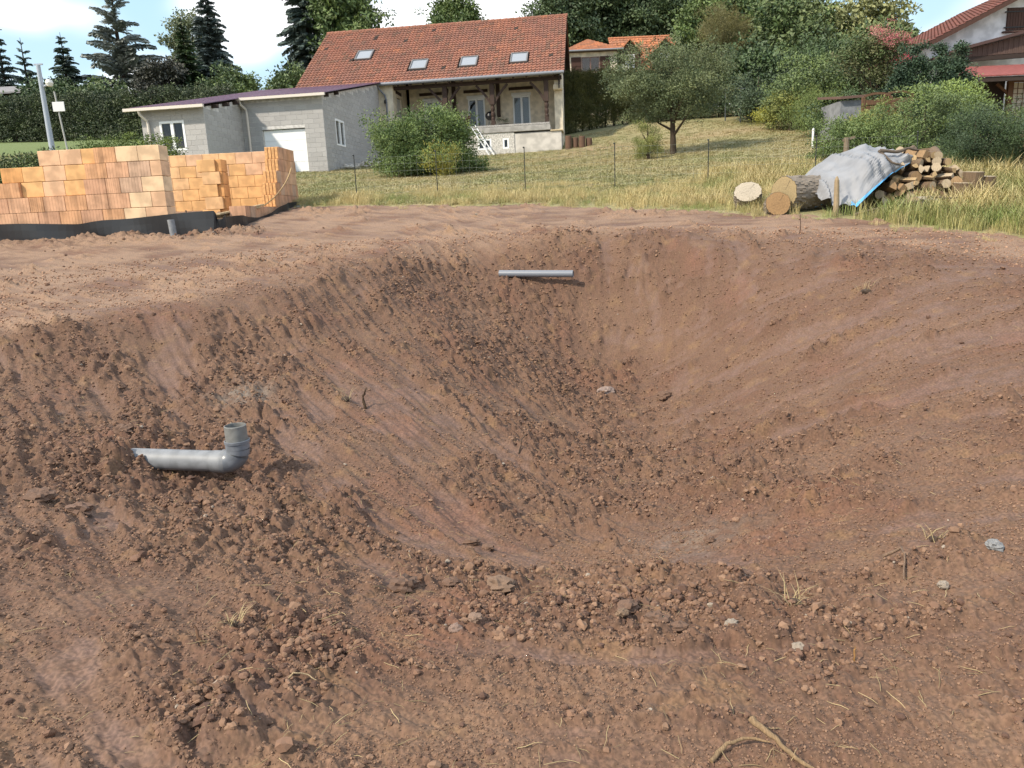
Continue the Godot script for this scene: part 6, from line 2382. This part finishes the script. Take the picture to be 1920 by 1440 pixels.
	trunk_piece(pl, 0.14, 0.42, Basis.from_euler(Vector3(0, 2.1, 0.0)), Vector3(0, 0.13, 0), Color(0.40, 0.29, 0.18), 703, Color(0.50, 0.42, 0.33))
	b = B.new()
	b.tube([Vector3(0, -0.1, 0), Vector3(0.01, 0.2, 0), Vector3(0.0, 0.52, 0)], [0.045, 0.042, 0.034], 6)
	b.lathe([[0.034, 0.52], [0.030, 0.54], [0.012, 0.58], [0.0, 0.58]], 6)
	var sp := put("wooden_stake", b.mesh(), mat("split stake", lin(0.52, 0.42, 0.28), 0.9, wood_tex, 4.0))
	sp.position = base_of(4.97, 11.4)
	tag(sp, "short pale wooden stake standing at the right end of the large trunk", "stake")

func trunk_piece(t: Node3D, r: float, l: float, bs: Basis, at: Vector3, cut: Color, seed_: int, bark_c := Color(0.27, 0.225, 0.18)):
	var q := FastNoiseLite.new()
	q.seed = seed_
	q.frequency = 1.0
	var bark := B.new()
	var n := 72
	var rings := 16
	var f := func(i: int, k: int) -> Vector3:
		var a := TAU * i / n
		var ridge := 0.09 * absf(q.get_noise_2d(a * 9.0, k * 0.35)) + 0.03 * q.get_noise_2d(cos(a) * 1.5 + 9.0, sin(a) * 1.5)
		var rr := r * (0.96 + ridge * 2.0)
		return bs * Vector3(cos(a) * rr, sin(a) * rr, l * (0.5 - k / float(rings))) + at
	for k in rings:
		for i in n:
			var j := (i + 1) % n
			bark.quad(f.call(i, k), f.call(i, k + 1), f.call(j, k + 1), f.call(j, k))
	put("bark", bark.mesh(), mat("furrowed bark %.2f" % bark_c.r, lin(bark_c.r, bark_c.g, bark_c.b), 0.95, speck_tex, 5.0), t)
	for s in [0, rings]:
		var c := B.new()
		var mid: Vector3 = bs * Vector3(0, 0, l * (0.5 - s / float(rings))) + at
		var mid_f: Vector3 = mid + bs * Vector3(0, 0, 0.006 if s == 0 else -0.006)
		for i in n:
			var j := (i + 1) % n
			# growth rings, heartwood darker than sapwood, a few drying cracks
			for k in 8:
				var r0 := k / 8.0 * 0.98
				var r1 := (k + 1) / 8.0 * 0.98
				var g: float = [0.84, 0.92, 0.88, 0.95, 0.90, 1.0, 0.96, 1.03][k] * (0.94 + 0.12 * absf(sin(i * 12.9 + k * 4.1)))
				if (i == 11 and k > 1 and k < 7) or (i == 40 and k < 4):
					g *= 0.5
				c.col = Color(g, g, g)
				var pi: Vector3 = f.call(i, s)
				var pj: Vector3 = f.call(j, s)
				if s == 0:
					c.quad(mid_f.lerp(pi, r0), mid_f.lerp(pi, r1), mid_f.lerp(pj, r1), mid_f.lerp(pj, r0))
				else:
					c.quad(mid_f.lerp(pj, r0), mid_f.lerp(pj, r1), mid_f.lerp(pi, r1), mid_f.lerp(pi, r0))
		var cm := mat("cut face %.2f %.2f" % [cut.r, cut.g], lin(cut.r, cut.g, cut.b), 0.85, speck_tex, 3.0)
		cm.vertex_color_use_as_albedo = true
		put("cut_face", c.mesh(), cm, t)

func stick(called: String, label: String, pts: Array, r: float, c: Color, group := ""):
	var b := B.new()
	var o: Vector3 = pts[0]
	var fine_pts := []
	var radii := []
	for k in pts.size() - 1:
		for i in 4:
			var f := i / 4.0
			var u := (k + f) / (pts.size() - 1.0)
			fine_pts.append(pts[k].lerp(pts[k + 1], f) - o + Vector3(rng.randf_range(-1, 1), rng.randf_range(-1, 1), rng.randf_range(-1, 1)) * r * 0.4)
			radii.append(r * (1.0 - 0.6 * u) * rng.randf_range(0.85, 1.15))
	fine_pts.append(pts[-1] - o)
	radii.append(r * 0.3)
	b.tube(fine_pts, radii, 7)
	var m := put(called, b.mesh(), mat("stick %.3f" % c.r, lin(c.r, c.g, c.b), 0.9, wood_tex, 6.0))
	m.position = o
	tag(m, label, "branch", group)

# ---------------------------------------------------------------- pipes, stones, roots in the basin
func basin_things():
	var pvc := grey_pvc()
	var t := thing("elbow_pipe", "grey plastic drain pipe with upturned elbow coming out of the left bank", "pipe", Vector3(-1.78, 0.185, -4.5))
	var r := 0.067
	var b := B.new()
	b.tube([Vector3(-0.72, 0.02, -0.10), Vector3(-0.05, 0.0, 0.0)], [r, r], 28, false)
	put("straight_pipe", b.mesh(), pvc, t)
	b = B.new()
	b.tube([Vector3(-0.13, 0.001, -0.012), Vector3(-0.07, 0.0, 0.0), Vector3(-0.065, 0, 0), Vector3(-0.055, 0, 0), Vector3(-0.045, 0, 0)], [r + 0.004, r + 0.004, r + 0.010, r + 0.010, r + 0.004], 28, false)
	put("socket", b.mesh(), pvc, t)
	b = B.new()
	var pts := []
	var rad := []
	for k in 11:
		var a := PI / 2 * k / 10.0
		pts.append(Vector3(-0.05 + 0.085 * sin(a), 0.085 * (1.0 - cos(a)), 0))
		rad.append(r + 0.005)
	b.tube(pts, rad, 28, false)
	put("elbow", b.mesh(), mat("darker grey plastic", lin(0.17, 0.185, 0.21), 0.35, grain_tex, 3.0), t)
	b = B.new()
	b.lathe([[r + 0.006, 0.085], [r + 0.006, 0.12], [r + 0.011, 0.122], [r + 0.011, 0.138], [r + 0.004, 0.14]], 32, Vector3(0.035, 0, 0))
	put("collar", b.mesh(), mat("darker grey plastic", Color.BLACK), t)
	b = B.new()
	b.lathe([[r, 0.12], [r, 0.232], [r - 0.005, 0.235], [r - 0.006, 0.232], [r - 0.006, 0.05], [0.0, 0.04]], 32, Vector3(0.035, 0, 0))
	put("riser", b.mesh(), mat("matt grey plastic", lin(0.20, 0.20, 0.19), 0.6, grain_tex, 4.0), t)
	var far := thing("outlet_pipe", "straight grey plastic pipe sticking out of the far wall of the basin", "pipe", Vector3(0.40, 0.885, -9.86))
	b = B.new()
	b.tube([Vector3(-0.50, 0.014, -0.15), Vector3(0.46, -0.012, 0.13)], [0.046, 0.046], 24, false)
	put("pipe_wall", b.mesh(), mat("light grey plastic", lin(0.18, 0.195, 0.225), 0.35), far)
	b = B.new()
	b.tube([Vector3(0.46, -0.012, 0.13), Vector3(-0.45, 0.012, -0.135)], [0.0405, 0.0405], 24, false)
	for i in 24:
		var ax := (Vector3(0.46, -0.012, 0.13) - Vector3(-0.50, 0.014, -0.15)).normalized()
		var sx := ax.cross(Vector3.UP).normalized()
		var ux := sx.cross(ax)
		var p0 := sx * cos(TAU * i / 24) + ux * sin(TAU * i / 24)
		var p1 := sx * cos(TAU * (i + 1) / 24) + ux * sin(TAU * (i + 1) / 24)
		var o := Vector3(0.46, -0.012, 0.13)
		b.quad(o + p0 * 0.0405, o + p0 * 0.046, o + p1 * 0.046, o + p1 * 0.0405)
	put("pipe_lining", b.mesh(), mat("light grey plastic", Color.WHITE), far)
	# single stones and clods one can pick out
	var sc := Color(0.36, 0.30, 0.24)
	var cc := Color(0.19, 0.112, 0.075)
	var st := [
		[-0.26, 3.80, 0.085, cc, "angular brown clod, larger of the pair lying on the smooth clay in the middle", 1],
		[-0.17, 3.74, 0.06, cc, "smaller brown clod right beside the angular one on the smooth clay", 1],
		[0.76, 2.40, 0.05, cc, "brown clod touching the pale stone at the lower right", 2],
		[0.73, 2.36, 0.042, sc, "pale grey stone with a chipped edge at the lower right of the basin", 0],
		[1.80, 2.60, 0.055, Color(0.27, 0.27, 0.27), "flat blue grey stone near the right edge beside dry grass", 0],
		[1.52, 2.44, 0.042, sc, "pale stone on the crumbly earth near the right edge", 0],
		[0.99, 3.58, 0.06, cc, "flat brown clod on the near right slope of the basin", 2],
		[0.90, 2.18, 0.036, sc, "small pale stone below the uprooted grass tuft", 0],
		[0.39, 2.50, 0.075, cc, "rounded brown clod among crumbs right of the middle foreground", 1],
		[0.36, 2.43, 0.042, Color(0.25, 0.165, 0.105), "tan round clod just in front of the rounded brown clod", 1],
		[-0.24, 2.40, 0.045, Color(0.28, 0.19, 0.15), "left one of two smooth stones in the middle foreground", 0],
		[-0.17, 2.44, 0.045, Color(0.27, 0.18, 0.13), "right one of two smooth stones in the middle foreground", 0],
		[-0.50, 2.90, 0.11, cc, "big jagged clod at the left end of the row of clods", 2],
		[-0.09, 2.86, 0.10, Color(0.24, 0.155, 0.105), "long tan clod at the right end of the row of clods", 2],
		[-0.30, 2.92, 0.07, cc, "brown clod in the middle of the row of clods", 1],
		[0.54, 2.32, 0.062, cc, "lumpy clod at the foot of the heap right of the middle foreground", 1],
		[0.47, 2.36, 0.07, cc, "lumpy clod on top of the heap right of the middle foreground", 2],
		[-2.52, 3.72, 0.13, cc, "broad flat clod at the left edge below the elbow pipe", 2],
		[-2.28, 3.66, 0.11, Color(0.20, 0.12, 0.085), "broad dark clod right of the broad flat one below the elbow pipe", 2],
		[-2.66, 4.9, 0.10, cc, "reddish slab of earth on the bank left of the elbow pipe", 2],
		[1.05, 8.15, 0.17, Color(0.34, 0.25, 0.21), "pale pinkish lump at the foot of the far basin wall", 1],
		[1.62, 7.7, 0.14, cc, "brown lump on the floor at the far end of the basin", 2],
	]
	for q in st:
		var o := put("stone" if q[5] == 0 else "earth_clod", lump(800 + int(absf(q[0] * 100)), 0.6 if q[5] == 2 else 0.45, 3), mat("single lump %.2f %.2f" % [q[3].r, q[3].g], lin(q[3].r, q[3].g, q[3].b), 0.95, speck_tex, 14.0))
		var s: float = q[2]
		o.transform = Transform3D(Basis.from_euler(Vector3(0.2, q[0] * 7.0, 0.15)).scaled(Vector3(s * 1.2, s * 0.85, s)), Vector3(q[0], earth_height(q[0], q[1]) + s * 0.22, -q[1]))
		tag(o, q[4], "stone" if q[5] == 0 else "clod")
	# uprooted tufts
	for q in [[0.99, 2.45, 0.075, "uprooted dry grass tuft with dark root ball at the lower right"], [1.68, 2.78, 0.07, "flattened patch of dry grass near the right edge"], [3.50, 7.25, 0.16, "dry grass tuft on the middle of the right slope"], [-1.36, 5.9, 0.13, "dry grass tuft with a stub on the left slope"], [-0.98, 2.3, 0.05, "small yellow grass tuft in the left foreground"]]:
		var g := thing("grass_tuft", q[3], "grass", Vector3(q[0], earth_height(q[0], q[1]), -q[1]), "uprooted grass tufts")
		var s: float = q[2]
		var o := put("root_ball", lump(900, 0.6, 1), mat("dark root soil", lin(0.055, 0.036, 0.025), 1.0), g)
		o.scale = Vector3(s * 0.5, s * 0.4, s * 0.5)
		o.position.y = s * 0.1
		o = put("blades", blade_tuft(int(s * 1000), 16, s, s * 0.6, 0.0035, 1.6), mat("dry grass blade", lin(0.30, 0.23, 0.12), 0.9), g)
		o.position.y = s * 0.1
	# roots and twigs
	var pale := Color(0.34, 0.24, 0.14)
	stick("split_root", "split pale root standing up at the bottom edge of the picture", ground_path([[0.60, 1.74, 0.05], [0.63, 1.69, 0.03], [0.68, 1.63, 0.012], [0.74, 1.57, 0.0]]), 0.010, pale)
	stick("split_root", "curved pale root arching left at the bottom edge of the picture", ground_path([[0.47, 1.65, 0.005], [0.52, 1.69, 0.022], [0.58, 1.71, 0.025], [0.63, 1.68, 0.01]]), 0.007, pale)
	stick("twig", "short dark twig standing on the left slope of the basin", ground_path([[-1.2, 5.85, 0.0], [-1.21, 5.87, 0.09], [-1.18, 5.88, 0.16]]), 0.014, Color(0.09, 0.055, 0.03))
	stick("twig", "thin dark twig standing on the floor edge of the basin", ground_path([[0.03, 5.55, 0.0], [0.06, 5.57, 0.08], [0.10, 5.6, 0.13]]), 0.006, Color(0.10, 0.06, 0.035))
	stick("twig", "reddish twig stub pushed up in the left foreground", ground_path([[-1.07, 2.24, 0.0], [-1.085, 2.25, 0.035], [-1.10, 2.26, 0.06]]), 0.008, Color(0.22, 0.12, 0.07))
	stick("twig", "pale forked twig in the left foreground", ground_path([[-0.72, 2.0, 0.005], [-0.70, 2.01, 0.035], [-0.66, 2.02, 0.042], [-0.63, 2.0, 0.02]]), 0.0035, Color(0.48, 0.38, 0.24))
	stick("twig", "bent grey root lying near dry grass at the right", ground_path([[1.44, 2.72, 0.02], [1.50, 2.70, 0.03], [1.47, 2.62, 0.025], [1.42, 2.52, 0.01]]), 0.007, Color(0.26, 0.18, 0.13))
	stick("twig", "thin upright twig on the far right rim of the basin", ground_path([[3.86, 9.9, 0.0], [3.87, 9.9, 0.14], [3.85, 9.9, 0.28]]), 0.007, Color(0.12, 0.07, 0.05))
	stick("twig", "short orange twig standing in the lower right foreground", ground_path([[1.02, 2.05, 0.0], [1.025, 2.06, 0.025], [1.03, 2.07, 0.045]]), 0.004, Color(0.36, 0.20, 0.07))

func ground_path(q: Array) -> Array:
	var out := []
	for p in q:
		out.append(Vector3(p[0], earth_height(p[0], p[1]) + p[2], -p[1]))
	return out
